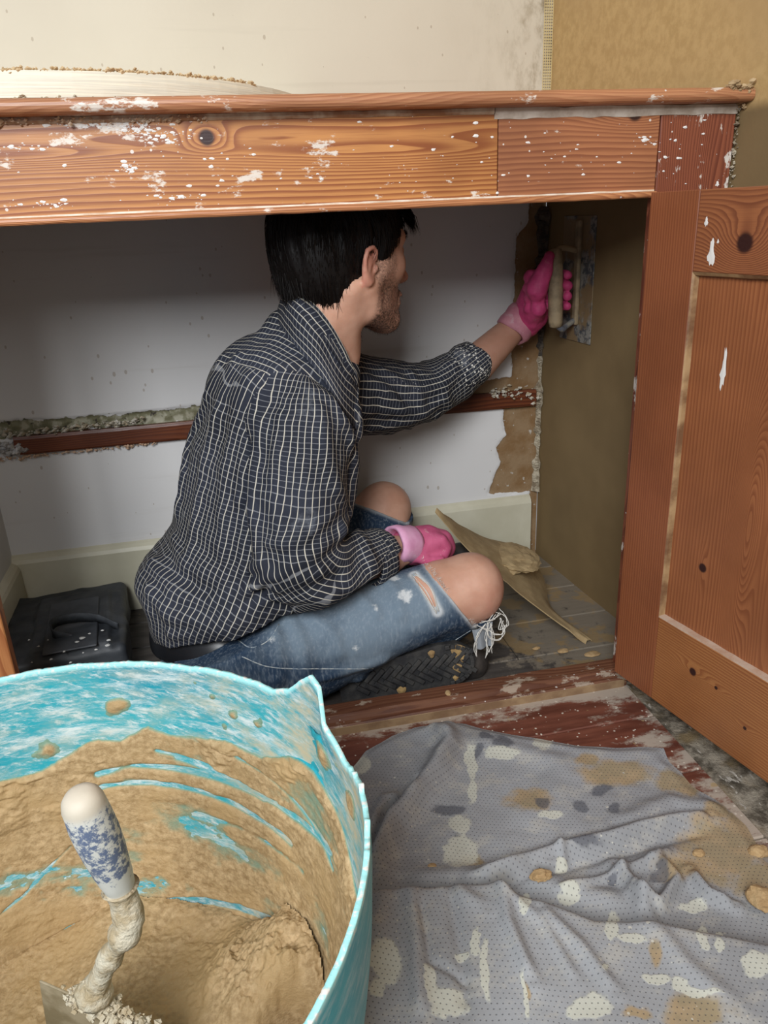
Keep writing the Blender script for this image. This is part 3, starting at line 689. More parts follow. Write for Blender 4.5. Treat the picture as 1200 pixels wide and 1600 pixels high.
# ------------------------------------------------------------------ half-round board on the counter
cy0 = 1.655; ccx, ccr = -0.225, 0.445
g = G(); vs = []; n = 80
tt = np.linspace(0, math.pi, n); ringp = []
prof = [(-0.02, 0.0), (0, 0.001), (0.001, 0.012), (0.0008, 0.022), (-0.001, 0.033), (-0.03, 0.034)]
for t in tt:
    for (dr, z) in prof:
        r = ccr + dr + 0.0006 * float(vnoise(t * 30, z * 200)); vs.append((ccx + r * math.cos(t), cy0 - r * math.sin(t), 0.981 + z - 0.0005))
N = len(vs); k = len(prof); fs = gridmesh(None, n, k).tolist() + [[i * k for i in range(n)], [i * k + k - 1 for i in range(n)][::-1], list(range(k)), [(n - 1) * k + i for i in range(k)]]
m = Mt('whitewashed_edge', 0.6); p = m.pos((1, 1, 1)); st = m.noise(9, m.pos((1, 1, 45)), 4)
m.col(m.mix(m.ramp(st, 0.35, 0.62), (0.84, 0.79, 0.64), (0.70, 0.67, 0.56))); m.bump(m.noise(12, m.pos((1, 1, 40)), 4), 0.4, 0.002)
hb = mesh('half_round_board', np.array(vs), fs, m.m)
tag(hb, 'whitewashed half-round board with plaster crumbs along its edge, lying on the counter', 'board')
M_sand = plain('sand_plaster', (0.66, 0.50, 0.30), 0.9, (0.55, 0.40, 0.22), 60, 0.3, bsc=300)
ln = [(ccx + (ccr - 0.004) * math.cos(t), cy0 - (ccr - 0.004) * math.sin(t), 1.0145) for t in np.linspace(0.75, 1.9, 24)]
c = crust(ln, 0.0035, 420, 21, 0.0013).obj('sand_crumbs', M_sand, hb); c['kind'] = 'stuff'
ln = [(ccx + (ccr - 0.004) * math.cos(t), cy0 - (ccr - 0.004) * math.sin(t), 0.980) for t in np.linspace(0.8, 1.9, 24)]
c = crust(ln, 0.0045, 260, 22, 0.0022).obj('sand_crumbs', plain('sand_shade', (0.50, 0.42, 0.30), 0.9, (0.3, 0.26, 0.2), 60), hb); c['kind'] = 'stuff'
mesh('batten', *rbox((-0.45, 1.42, 0.9637), (0.0, 1.46, 0.981), 0.001), W4, hb)

# ------------------------------------------------------------------ flexible tub
TX, TY = -0.205, 0.485; RB, RT, TH = 0.215, 0.272, 0.37
rr = lambda z: RB + (RT - RB) * z / TH
def cone_hit(px, py, far=True):
    r = unit(ray(px, py)); t = np.linspace(0.05, 2.5, 5000); P = CAM + t[:, None] * r
    d = np.hypot(P[:, 0] - TX, P[:, 1] - TY) - rr(P[:, 2]); i = np.where(np.sign(d[1:]) != np.sign(d[:-1]))[0]; q = P[i[-1]] if far else P[i[0]]
    return math.atan2(q[1] - TY, q[0] - TX), q[2]
rim_px = [(0, 1075), (60, 1053), (120, 1042), (190, 1037), (300, 1045), (400, 1068), (440, 1078), (465, 1062), (480, 1051)]
rt_ = []
for p in ((120, 1042), (190, 1037), (300, 1045), (400, 1068), (520, 1160), (550, 1200), (562, 1240), (568, 1330), (561, 1390), (545, 1440), (525, 1500), (480, 1590)):
    q = PZ(p[0], p[1], 0.388); rt_.append((math.atan2(q[1] - TY, q[0] - TX), math.hypot(q[0] - TX, q[1] - TY)))
rt_.sort(); RTH = np.array([a for a, b in rt_]); RRR = np.array([b for a, b in rt_])
def rim_r(th):     # rim radius at each angle: the soft tub is pushed out of round
    th = np.asarray(th); x = np.where(th < -math.pi, th + 2 * math.pi, th)
    return sum(np.interp(x + o, np.r_[-2.4, RTH, 2.2], np.r_[0.277, RRR, 0.277]) for o in np.radians([-7, -4, -1.5, 1.5, 4, 7])) / 6
def rim_z(th):
    d = np.degrees(th)
    z = 0.388 + np.interp(d, [18, 20.5, 22.5, 25.5, 29, 33, 38], [0, 0.004, 0.036, 0.041, 0.028, 0.009, 0])
    z = z - 0.008 * np.exp(-((d - 11) / 5) ** 2) + np.where((d > -14) & (d < 14), 0.0018 * vnoise(d * 0.9, 3), 0.0007 * vnoise(d * 0.4, 8))
    z = z + 0.005 * np.exp(-((d + 7) / 2.2) ** 2) * (d > -7) + 0.004 * np.exp(-((d - 2) / 1.6) ** 2) * (d > 2)
    return z
m = Mt('turquoise_plastic', 0.42, spec=0.45); p = m.pos()
cyl = m.attr('ang'); hgt = m.sep(m.pos())[2]
sv = m.comb(m.math('MULTIPLY', cyl, 1.2), m.math('MULTIPLY', hgt, 20)); sv2 = m.comb(m.math('ADD', m.math('MULTIPLY', cyl, 2.0), m.math('MULTIPLY', hgt, 12)), m.math('SUBTRACT', m.math('MULTIPLY', hgt, 30), m.math('MULTIPLY', cyl, 3)))
base = m.mix(m.ramp(m.noise(5, p, 3), 0.35, 0.65), (0.012, 0.29, 0.39), (0.03, 0.40, 0.47))
scr = m.math('MAXIMUM', m.ramp(m.noise(3.0, sv, 7, 0.78), 0.46, 0.66), m.ramp(m.noise(3.5, sv2, 7, 0.78), 0.48, 0.66))
inner = m.attr('inner')
c = m.mix(m.math('MULTIPLY', scr, m.math('ADD', 0.35, m.math('MULTIPLY', inner, 0.55))), base, (0.74, 0.80, 0.79))
hz = m.math('MULTIPLY', m.math('MULTIPLY', m.ramp(m.noise(6, m.comb(m.math('MULTIPLY', cyl, 0.8), m.math('MULTIPLY', hgt, 7)), 6, 0.7), 0.40, 0.70), inner), m.math('ADD', 0.35, m.math('MULTIPLY', m.ramp(cyl, 1.3, 0.5), 0.75)))
c = m.mix(hz, c, (0.56, 0.50, 0.34))
c = m.mix(m.attr('lip'), c, (0.42, 0.88, 0.90))
c = m.mix(m.math('MULTIPLY', m.attr('lip'), m.ramp(m.noise(160, p, 4), 0.5, 0.65)), c, (0.85, 0.84, 0.80))
m.col(c); m.bump(m.math('ADD', m.noise(40, p, 5), scr), 0.25, 0.001); M_tub = m.m
M_tub.node_tree.nodes['Principled BSDF'].inputs['Subsurface Weight'].default_value = 0.0
tub = thing('mixing_tub', 'big flexible turquoise tub with a torn, notched rim and brown plaster smeared inside', 'tub', (TX, TY, 0))
nt = 720; th = np.linspace(-math.pi, math.pi, nt, endpoint=False)
levels = []     # (kind, z fraction, offset)
LV = list(np.linspace(0, 0.985, 22)) + [0.996, 1.0]
for s_ in LV: levels.append((0, s_, 0))
levels += [(3, 1, 0.0008), (4, 1, 0.0010)]
for s_ in LV[::-1]: levels.append((1, s_, 0))
vs = []; ia = []; la = []
rz = rim_z(th); rrim = rim_r(th)
for kd, s_, o_ in levels:
    z = rz * s_; w = s_ ** 1.5; r = (rr(z) * (1 - w) + rrim * w) + (rz - 0.388) * 0.1 * s_
    off = {0: 0.0045, 1: 0.0, 3: 0.0042, 4: 0.0003}[kd]; zz = z + (o_ if kd >= 3 else 0) + (0.0065 if kd == 1 else 0) * (1 - s_)
    if kd in (3, 4): zz = zz + 0.0006 * vnoise(th * 90, kd)
    vs.append(np.stack([TX + (r + off) * np.cos(th), TY + (r + off) * np.sin(th), zz], 1)); ia.append(np.full(nt, 1.0 if kd == 1 else 0.0)); la.append(np.full(nt, 1.0 if kd >= 3 or s_ > 0.99 else 0.0))
nl = len(levels); vs = np.concatenate(vs); i = np.arange(nl - 1)[:, None] * nt + np.arange(nt)[None]; j = np.arange(nl - 1)[:, None] * nt + ((np.arange(nt) + 1) % nt)[None]
fs = np.stack([i, j, j + nt, i + nt], -1).reshape(-1, 4).tolist() + [list(range(nt))[::-1], list(range((nl - 1) * nt, nl * nt))]
sh = mesh('tub_wall', vs, fs, M_tub, tub, True); attr(sh, 'ang', np.tile(th, nl)); attr(sh, 'inner', np.concatenate(ia)); attr(sh, 'lip', np.concatenate(la))

# wet plaster smeared over the inside wall
top_px = [(0, 1215), (60, 1197), (130, 1168), (150, 1158), (185, 1165), (228, 1138), (262, 1150), (300, 1150), (350, 1158), (400, 1190), (440, 1195), (480, 1220), (520, 1300), (540, 1400)]
q = sorted(cone_hit(*p) for p in top_px); TA = np.array([a for a, b in q]); TZ = np.array([b for a, b in q])
nu, nv = 900, 330
A = np.linspace(math.radians(-62), math.radians(150), nu); Zg = np.linspace(0.03, 0.374, nv)
AA, ZZ = np.meshgrid(A, Zg, indexing='ij'); a_ = AA.ravel(); z_ = ZZ.ravel()
def P2c(L): return [V(a * 0.25, z) for a, z in (cone_hit(*p) for p in L)]
Q = np.stack([a_ * 0.25, z_], 1)
ht = np.interp(a_, TA, TZ) + 0.007 * fbm(Q[:, 0] * 30, Q[:, 1] * 30, 1, 5) + 0.012 * vnoise(Q[:, 0] * 9, Q[:, 1] * 20)
dtop = ht - z_
w_ = vnoise(Q[:, 0] * 3, Q[:, 1] * 6, 2)
lines = fbm(Q[:, 0] * 10 + Q[:, 1] * 4, Q[:, 1] * 190 - Q[:, 0] * 30, 3, 3)
rough_ = fbm(Q[:, 0] * 70, Q[:, 1] * 130, 5, 5, 0.6)
pat = fbm(Q[:, 0] * 11 + 3, Q[:, 1] * 24 - Q[:, 0] * 6, 6, 5, 0.55)
clod = np.maximum(0, fbm(Q[:, 0] * 26, Q[:, 1] * 45, 9, 4, 0.6) - 0.10)
t = 0.0017 + 0.0008 * sst(1.3, 1.7, a_) + 0.0004 * lines + 0.0011 * rough_ + 0.0030 * pat + 0.010 * clod * sst(0.085, 0.0, dtop) + 0.004 * clod
t += 0.0022 * np.exp(-((dtop - 0.012) / 0.014) ** 2) * (0.7 + 0.8 * fbm(Q[:, 0] * 60, Q[:, 1] * 60, 8, 4))
t += 0.002 * sst(0.14, 0.05, z_)
for L, wd, dep in (([(150, 1218), (200, 1204), (260, 1207), (320, 1220), (380, 1245), (440, 1280), (500, 1335)], 0.0035, 0.006),
              ([(120, 1250), (160, 1237), (215, 1231), (280, 1238), (350, 1262), (400, 1293), (442, 1325)], 0.0032, 0.006),
              ([(272, 1190), (330, 1215), (400, 1256)], 0.0028, 0.006), ([(300, 1283), (360, 1300), (420, 1335), (460, 1370)], 0.0035, 0.0028),
              ([(330, 1175), (400, 1215), (450, 1262), (490, 1320), (505, 1365)], 0.0020, 0.004), ([(240, 1180), (310, 1200), (380, 1240)], 0.0016, 0.004),
              ([(0, 1520), (60, 1482), (120, 1450), (185, 1428), (300, 1412), (370, 1424), (425, 1450)], 0.0030, 0.010), ([(0, 1437), (40, 1405), (110, 1330)], 0.0012, 0.003)):
    t -= dep * np.exp(-(polydist(Q, P2c(L)) / wd) ** 2) * (0.8 + 0.5 * vnoise(Q[:, 0] * 40, Q[:, 1] * 40))
t = np.maximum(t, -0.002) * sst(-0.001, 0.004, dtop) - 0.002 * sst(0.001, -0.004, dtop) - 0.0020 * sst(0.33, 0.355, z_)
# odd clods thrown higher up the wall
for (px, py, r) in ((345, 1140, .006), (180, 1105, .011), (360, 1122, .008), (305, 1067, .004), (330, 1090, .005), (395, 1137, .006), (478, 1110, .010), (270, 1232 - 62, .004), (165, 1223, .005), (500, 1180, .012), (75, 1177, .010), (540, 1260, .012)):
    a, z = cone_hit(px, py); d = np.hypot(Q[:, 0] - a * 0.25, Q[:, 1] - z) * (1 + 0.9 * fbm(Q[:, 0] * 60, Q[:, 1] * 60, px, 3)); t = np.maximum(t, (r - d) * 0.35 + 0.0012 * rough_ * (d < r * 1.5) - 0.0004)
rw = (rr(z_) * (1 - (z_ / 0.388) ** 1.5) + rim_r(a_) * (z_ / 0.388) ** 1.5) - 0.0001 - t
pc = mesh('plaster_coating', np.stack([TX + rw * np.cos(a_), TY + rw * np.sin(a_), z_], 1), gridmesh(None, nu, nv), None, tub, True, mats=[None])
pc['kind'] = 'stuff'
def mix_mat(name, cov=True):
    m = Mt(name, 0.55, spec=0.35); p = m.pos(); n = m.noise(130, p, 6, 0.7)
    c = m.mix(m.ramp(n, 0.3, 0.7), (0.34, 0.22, 0.10), (0.58, 0.41, 0.22))
    c = m.mix(m.ramp(m.noise(14, p, 4), 0.45, 0.65), c, (0.47, 0.315, 0.15))
    if cov:
        tk = m.math('ADD', m.attr('thick'), m.math('MULTIPLY', m.math('SUBTRACT', m.noise(70, p, 4), 0.5), 0.5))
        c = m.mix(m.ramp(tk, 0.90, 0.05), c, (0.20, 0.33, 0.24)); c = m.mix(m.ramp(tk, 0.05, -0.25), c, (0.02, 0.36, 0.44))
    m.col(c); m.bump(n, 0.9, 0.0024); return m.m
M_mixc = mix_mat('smeared_plaster'); M_mix = mix_mat('wet_plaster', False)
pc.data.materials.clear(); pc.data.materials.append(M_mixc); attr(pc, 'thick', np.clip(t / 0.0022, -1, 1.5))

# the heap of mixed plaster in the bottom
gx = np.linspace(-0.235, 0.235, 400); A, B = np.meshgrid(gx, gx, indexing='ij'); rA = np.hypot(A, B)
X = A + TX; Y = B + TY
zb = 0.098 + 0.006 * vnoise(X * 9, Y * 9) + 0.0035 * fbm(X * 60, Y * 60, 1, 5, 0.6) + 0.0012 * fbm(X * 300, Y * 300, 2, 3)
zb -= 0.030 * sst(-0.02, -0.12, X + 0.14) * 0.9
mound = [((455, 1490), 0.055, 0.075), ((480, 1475), 0.04, 0.05), ((400, 1530), 0.045, 0.035), ((500, 1450), 0.03, 0.05), ((350, 1480), 0.02, 0.015), ((520, 1440), 0.03, 0.045), ((440, 1590), 0.03, 0.03)]
for (px, py), r, h in mound:
    q = PZ(px, py, 0.13); d = np.hypot(X - q[0], Y - q[1]); zb += h * 0.6 * np.exp(-(d / r) ** 2) * (1 + 0.35 * fbm(X * 28, Y * 28, h * 100, 4, 0.6))
zb += 0.016 * np.maximum(0, fbm(X * 26 + 5, Y * 26, 3, 5, 0.55)) * sst(-0.16, -0.06, X)
q = PZ(445, 1575, 0.13); zb -= 0.075 * np.exp(-(np.hypot((X - q[0]) / 1.8, Y - q[1]) / 0.013) ** 2)
zb += 0.006 * sst(0.19, 0.225, rA)
zb = np.minimum(zb, 0.155 + 0.25 * (zb - 0.155)); ksc = np.where(rA > 0.12, 1 + (np.maximum(zb - 0.095, 0) * 0.154 + 0.0) / 0.23 * sst(0.12, 0.22, rA), 1.0); X = TX + A * ksc; Y = TY + B * ksc
zb += (0.014 * fbm(X * 60, Y * 60, 4, 5, 0.65) + 0.010 * np.abs(fbm(X * 35, Y * 35, 14, 3))) * sst(0.100, 0.135, zb)
keep = rA < 0.2330; idx = -np.ones(A.size, int); kv = keep.ravel(); idx[kv] = np.arange(kv.sum()); f = gridmesh(None, 400, 400); f = f[(kv[f]).all(1)]; f = idx[f]
hp = mesh('plaster_mix', np.stack([X.ravel(), Y.ravel(), zb.ravel()], 1)[kv], f, M_mix, None, True)
tag(hp, 'lumpy brown wet plaster heaped in the bottom of the turquoise tub', 'plaster', kind='stuff')

# ------------------------------------------------------------------ bucket trowel standing in the mix
def PD(px, py, dist):
    r = ray(px, py); return CAM + unit(r) * dist
bt = thing('bucket_trowel', 'bucket trowel with plaster-crusted blue-grey handle, standing in the turquoise tub', 'trowel', tuple(PD(150, 1590, 0.86)))
b0 = PD(122, 1238, 0.615); b1 = PD(191, 1393, 0.70); ax_ = unit(b1 - b0); Lh = np.linalg.norm(b1 - b0)
m = Mt('crusted_handle', 0.6); p = m.pos(); q = m.noise(55, p, 6, 0.7); hv = m.attr('len')
c = m.mix(m.ramp(m.math('SUBTRACT', m.noise(150, p, 7, 0.75), m.math('MULTIPLY', m.ramp(m.math('ABSOLUTE', m.math('SUBTRACT', hv, 0.45)), 0.25, 0.45), 0.25)), 0.44, 0.54), (0.66, 0.66, 0.61), (0.13, 0.17, 0.27))
c = m.mix(m.ramp(hv, 0.16, 0.08), c, (0.58, 0.52, 0.42)); m.col(c); m.bump(q, 0.35, 0.001)
prof = [(0, 0.002), (0.001, 0.009), (0.004, 0.0145), (0.009, 0.0180), (0.016, 0.0198), (0.026, 0.0205), (0.040, 0.0215), (0.060, 0.0218), (0.085, 0.0208), (0.108, 0.0185), (0.124, 0.0172), (0.128, 0.0165), (0.138, 0.0158), (0.146, 0.0125), (0.150, 0.006)]
sc_ = Lh / 0.15; vs, fs = lathe([(h * sc_, r * 0.76) for h, r in prof], 40, b0, ax_)
vs = vs + 0.0006 * np.stack([fbm(vs[:, 0] * 120, vs[:, 1] * 120, vs[:, 2] * 120, 3)] * 3, 1)
ho = mesh('handle', vs, fs, m.m, bt, True); attr(ho, 'len', np.repeat([h / 0.15 for h, r in prof], 40))
M_enc = plain('encrusted_steel', (0.64, 0.58, 0.45), 0.75, (0.42, 0.33, 0.20), 60, 0.9, bsc=240, bd=0.003)
s_ = spline([b1 - ax_ * 0.006, PD(200, 1425, .712), PD(199, 1450, .72), PD(178, 1485, .745), PD(155, 1530, .785), PD(145, 1560, .81)], 40)
rad = np.interp(np.linspace(0, 1, 40), [0, .12, .3, .45, .8, 1], [.0125, .0125, .012, .0085, .010, .016]) * (1 + 0.2 * vnoise(np.arange(40) * 0.6, 2))
vs, fs = tube(s_, rad, 20); vs += 0.0016 * np.stack([fbm(vs[:, 0] * 150 + k, vs[:, 1] * 150, vs[:, 2] * 150, 3) for k in range(3)], 1)
mesh('shank', vs, fs, M_enc, bt, True)
bA, bB, bD = PD(62, 1532, .835), PD(248, 1612, .80), PD(120, 1660, .93)
e1 = unit(bB - bA); e2 = bD - (bA + bB) / 2; e2 = unit(e2 - e1 * (e2 @ e1)); nn = np.cross(e1, e2); Lb = np.linalg.norm(bB - bA)
vs, fs = rbox((0, 0, -0.0009), (Lb, 0.10, 0.0009), 0.0004, np.array([e1, e2, nn]), bA)
mesh('blade', vs, fs, plain('muddy_blade', (0.24, 0.19, 0.11), 0.5, (0.40, 0.33, 0.22), 40, 0.4), bt)
g = crust([bA + e1 * Lb * .25, bA + e1 * Lb * 0.95], 0.003, 400, 41, 0.003); c = g.obj('plaster_crust', M_enc, bt); c['kind'] = 'stuff'
g = crust([s_[-6], s_[-1], bA + e1 * Lb * .35, bA + e1 * Lb * .62], 0.0045, 420, 42, 0.0045); c = g.obj('plaster_crust', M_enc, bt); c['kind'] = 'stuff'

# ------------------------------------------------------------------ dust sheet
def sheet_mat():
    m = Mt('perforated_sheet', 0.75, spec=0.25); p = m.pos()
    uvn = m.n.new('ShaderNodeUVMap'); uvn.uv_map = 'UVMap'; mp = m.n.new('ShaderNodeMapping'); m.l(uvn.outputs[0], mp.inputs[0]); mp.inputs['Scale'].default_value = (170, 170, 1); mp.inputs['Rotation'].default_value = (0, 0, 0.35)
    x, y, _ = m.sep(mp.outputs[0])
    row = m.math('FLOOR', y); xo = m.math('ADD', x, m.math('MULTIPLY', m.math('MODULO', row, 2.0), 0.5))
    fx = m.math('SUBTRACT', m.math('FRACT', xo), 0.5); fy = m.math('SUBTRACT', m.math('FRACT', y), 0.5)
    dd = m.math('SQRT', m.math('ADD', m.math('MULTIPLY', fx, fx), m.math('MULTIPLY', fy, fy)))
    hole = m.ramp(dd, 0.17, 0.09)
    c = m.mix(m.ramp(m.noise(5, p, 4), 0.35, 0.65), (0.30, 0.305, 0.315), (0.36, 0.37, 0.385))
    c = m.mix(m.math('MULTIPLY', m.ramp(m.noise(22, m.pos((1, 1.6, 1)), 7, 0.7), 0.49, 0.68), 0.62), c, (0.48, 0.46, 0.41))
    n5 = m.math('MULTIPLY', m.math('SUBTRACT', m.noise(34, p, 6, 0.6), 0.5), 1.1)
    och = m.math('ADD', m.attr('ochre'), n5); c = m.mix(m.math('MULTIPLY', m.ramp(och, 0.0, 0.5), 0.8), c, m.mix(m.ramp(m.noise(30, p, 5), 0.4, 0.6), (0.33, 0.245, 0.12), (0.42, 0.29, 0.14)))
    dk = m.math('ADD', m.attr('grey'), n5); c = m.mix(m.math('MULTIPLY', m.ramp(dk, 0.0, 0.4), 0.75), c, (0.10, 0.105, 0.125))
    wh = m.math('ADD', m.attr('white'), m.math('MULTIPLY', m.math('SUBTRACT', m.noise(80, p, 5), 0.5), 0.8)); wf = m.ramp(wh, -0.02, 0.22)
    c = m.mix(m.math('MULTIPLY', wf, 0.85), c, (0.60, 0.60, 0.51))
    sp = m.math('LESS_THAN', m.math('ADD', m.vor(48, p), m.math('MULTIPLY', m.noise(7, p, 2), 0.45)), 0.28); c = m.mix(m.math('MULTIPLY', sp, 0.7), c, (0.64, 0.62, 0.54))
    sp2 = m.math('LESS_THAN', m.math('ADD', m.vor(100, p), m.math('MULTIPLY', m.noise(9, p, 2), 0.3)), 0.23); c = m.mix(m.math('MULTIPLY', sp2, 0.6), c, (0.60, 0.55, 0.45))
    c = m.mix(m.math('MULTIPLY', hole, 0.62), c, (0.07, 0.07, 0.08))
    m.col(c); m.bump(m.math('SUBTRACT', m.math('ADD', m.math('MULTIPLY', m.noise(150, p, 4), 0.4), m.math('MULTIPLY', wf, 0.6)), hole), 0.5, 0.0012); return m.m
M_sheet = sheet_mat()
def blobs(P, L, z):
    f = np.full(len(P), -2.0); P = P + 0.010 * np.stack([fbm(P[:, 0] * 45, P[:, 1] * 45, 3, 4, .6), fbm(P[:, 0] * 45, P[:, 1] * 45, 7, 4, .6)], 1)
    for (px, py, rx, ry, *k) in L:
        q = PZ(px, py, z)[:2]; qx = PZ(px + rx, py, z)[:2] - q; qy = PZ(px, py + ry, z)[:2] - q
        Mi = np.linalg.inv(np.stack([qx, qy], 1)); d = (P - q) @ Mi.T
        if k: c_, s_ = math.cos(k[0]), math.sin(k[0]); d = d @ np.array([[c_, -s_], [s_, c_]])
        f = np.maximum(f, 1.0 - np.linalg.norm(d, axis=1))
    return f
white = [(600, 1505, 26, 38), (588, 1545, 14, 16), (915, 1580, 36, 22), (697, 1572, 30, 26), (720, 1338, 32, 32), (717, 1293, 22, 16), (565, 1197, 17, 18), (850, 1163, 20, 14), (785, 1184, 28, 10), (738, 1195, 10, 34), (735, 1240, 10, 22), (890, 1400, 14, 10), (793, 1355, 20, 12), (875, 1362, 12, 10),
         (816, 1420, 8, 18), (890, 1410, 14, 14), (1098, 1473, 8, 20), (1122, 1478, 8, 14), (955, 1455, 10, 24, -0.5), (985, 1470, 26, 10, 0.6), (1070, 1548, 16, 12), (948, 1528, 9, 9), (1180, 1510, 26, 18), (755, 1520, 8, 50), (740, 1480, 8, 30), (815, 1560, 6, 50), (1080, 1420, 26, 12), (1030, 1540, 30, 12, 0.9), (1100, 1560, 30, 8, 0.3), (670, 1540, 10, 40, 0.2), (720, 1500, 14, 12), (860, 1280, 26, 8, 0.3)]
ochre = [(825, 1255, 46, 28, 0.5), (960, 1210, 75, 26, 0.25), (915, 1190, 30, 14), (1130, 1330, 95, 70), (1180, 1290, 60, 50), (1060, 1360, 50, 30), (1020, 1490, 16, 34), (820, 1555, 12, 20), (990, 1590, 30, 14), (735, 1350, 30, 16), (1190, 1380, 50, 50), (1120, 1270, 30, 20), (1090, 1585, 70, 34), (1175, 1230, 60, 26), (1060, 1225, 50, 25)]
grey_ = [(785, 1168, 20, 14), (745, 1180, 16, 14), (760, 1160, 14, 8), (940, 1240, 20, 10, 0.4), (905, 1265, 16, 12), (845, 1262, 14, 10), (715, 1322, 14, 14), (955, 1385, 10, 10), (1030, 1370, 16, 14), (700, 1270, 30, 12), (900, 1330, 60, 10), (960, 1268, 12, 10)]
def sheet(name, outline, zbase, hf, h, parent, edge_roll=0.0):
    poly = [PZ(px, py, zbase)[:2] for px, py in outline]; pa = np.array(poly)
    # round the outline a little so that it is not a polygon of straight runs
    lo = pa.min(0) - h * 2; hi = pa.max(0) + h * 2
    gx = np.arange(lo[0], hi[0], h); gy = np.arange(lo[1], hi[1], h); A, B = np.meshgrid(gx, gy, indexing='ij'); P = np.stack([A.ravel(), B.ravel()], 1)
    sd = sdpoly(P, poly); f = gridmesh(None, len(gx), len(gy)); sd = np.minimum(sd, np.hypot(P[:, 0] - TX, P[:, 1] - TY) - 0.226); ok = (sd[f] > 0).any(1); f = f[ok]
    used = np.unique(f); remap = -np.ones(len(P), int); remap[used] = np.arange(len(used)); f = remap[f]; P = P[used].copy(); sd = sd[used]; qd = P - V(TX, TY); rd = np.linalg.norm(qd, axis=1); P = np.where((rd < 0.226)[:, None], V(TX, TY) + qd / rd[:, None] * 0.226, P)
    out = np.where(sd < 0)[0]
    if len(out):
        best = np.full(len(out), 1e9); bp = P[out].copy(); po = P[out]
        for i in range(len(poly)):
            a = pa[i]; b = pa[(i + 1) % len(poly)]; e = b - a; t = np.clip(((po - a) @ e) / (e @ e), 0, 1); c = a + t[:, None] * e; d = np.linalg.norm(po - c, axis=1); m_ = d < best; best[m_] = d[m_]; bp[m_] = c[m_]
        P[out] = bp; sd[out] = 0
    P2_ = P + 0.003 * np.stack([vnoise(P[:, 0] * 22, P[:, 1] * 22, 1), vnoise(P[:, 0] * 22, P[:, 1] * 22, 4)], 1)
    z = hf(P, sd)
    o = mesh(name, np.stack([P2_[:, 0], P2_[:, 1], z], 1), f, M_sheet, parent, True)
    setuv(o, P[f.ravel()] + 0.004 * np.stack([vnoise(P[f.ravel()][:, 0] * 9, P[f.ravel()][:, 1] * 9)] * 2, 1))
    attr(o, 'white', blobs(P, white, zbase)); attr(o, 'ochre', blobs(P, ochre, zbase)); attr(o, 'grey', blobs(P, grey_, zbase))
    return o
def ridge(P, L, w, h, zb, tail=True):
    pts = [PZ(px, py, zb)[:2] for px, py in L]; d = polydist(P, pts); r = h * np.exp(-(d / w) ** 2)
    if tail:
        e0 = np.linalg.norm(P - pts[0], axis=1); e1 = np.linalg.norm(P - pts[-1], axis=1); r *= sst(0, w * 3, e0 + w * 0.8) * sst(0, w * 3, e1 + w * 0.8)
    return r
def hf1(P, sd):
    z = 0.006 + 0.004 * fbm(P[:, 0] * 8, P[:, 1] * 8, 1, 3) + 0.0022 * fbm(P[:, 0] * 26, P[:, 1] * 26, 2, 3)
    for L, w, h in (([(1110, 1275), (1000, 1300), (900, 1325), (820, 1350), (740, 1385)], 0.010, 0.017), ([(690, 1135), (700, 1170), (660, 1240), (610, 1290), (580, 1370)], 0.018, 0.030), ([(640, 1245), (600, 1250), (575, 1300)], 0.012, 0.012),
                    ([(1020, 1340), (1060, 1380), (1030, 1420), (990, 1400)], 0.008, 0.018), ([(960, 1350), (990, 1390), (1010, 1440)], 0.010, 0.020), ([(1075, 1360), (1110, 1400), (1150, 1420)], 0.008, 0.016), ([(840, 1360), (880, 1350), (870, 1320)], 0.006, 0.008),
                    ([(900, 1180), (860, 1240), (800, 1300)], 0.03, 0.006), ([(1150, 1260), (1050, 1250), (960, 1290)], 0.014, 0.007), ([(700, 1150), (800, 1170), (900, 1200)], 0.02, 0.006), ([(620, 1380), (800, 1370), (1000, 1420)], 0.02, 0.012),
                    ([(870, 1400), (950, 1370), (1050, 1330)], 0.006, 0.010)):
        z += ridge(P, L, w, h, 0.01)
    z -= ridge(P, [(655, 1215), (600, 1275), (572, 1345), (560, 1400)], 0.0055, 0.022, 0.01)
    z -= ridge(P, [(1100, 1300), (1000, 1325), (900, 1350), (780, 1390)], 0.007, 0.006, 0.01)
    return 0.0015 + np.maximum(z, 0.0005) * sst(-0.002, 0.02, sd) + 0.001
def hf2(P, sd):
    z = 0.052 + 0.004 * fbm(P[:, 0] * 7, P[:, 1] * 7, 5, 3) + 0.0014 * fbm(P[:, 0] * 30, P[:, 1] * 30, 6, 3)
    for L, w, h in (([(640, 1400), (650, 1500), (660, 1620)], 0.010, 0.009), ([(780, 1380), (790, 1460), (830, 1560)], 0.009, 0.010), ([(840, 1440), (900, 1500), (960, 1580)], 0.008, 0.007), ([(600, 1400), (585, 1500)], 0.012, 0.008),
                    ([(1000, 1450), (1060, 1520), (1150, 1600)], 0.012, 0.006), ([(700, 1400), (760, 1440)], 0.010, 0.006), ([(765, 1390), (850, 1470), (900, 1560)], 0.006, 0.005)):
        z += ridge(P, L, w, h, 0.03)
    z -= ridge(P, [(700, 1390), (715, 1480), (725, 1600)], 0.008, 0.006, 0.03); z -= ridge(P, [(655, 1430), (672, 1520), (735, 1560)], 0.004, 0.005, 0.03)
    e = np.clip(sd / 0.016, 0, 1); z = 0.008 + (z - 0.008) * np.sqrt(1 - (1 - e) ** 2); dT = np.hypot(P[:, 0] - TX, P[:, 1] - TY) - 0.232; return np.minimum(z, 0.012 + np.maximum(dT, 0) * 0.95)
ds = thing('dust_sheet', 'crumpled grey perforated dust sheet spattered with plaster on the red floorboards', 'dust sheet', tuple(PZ(850, 1350, 0)))
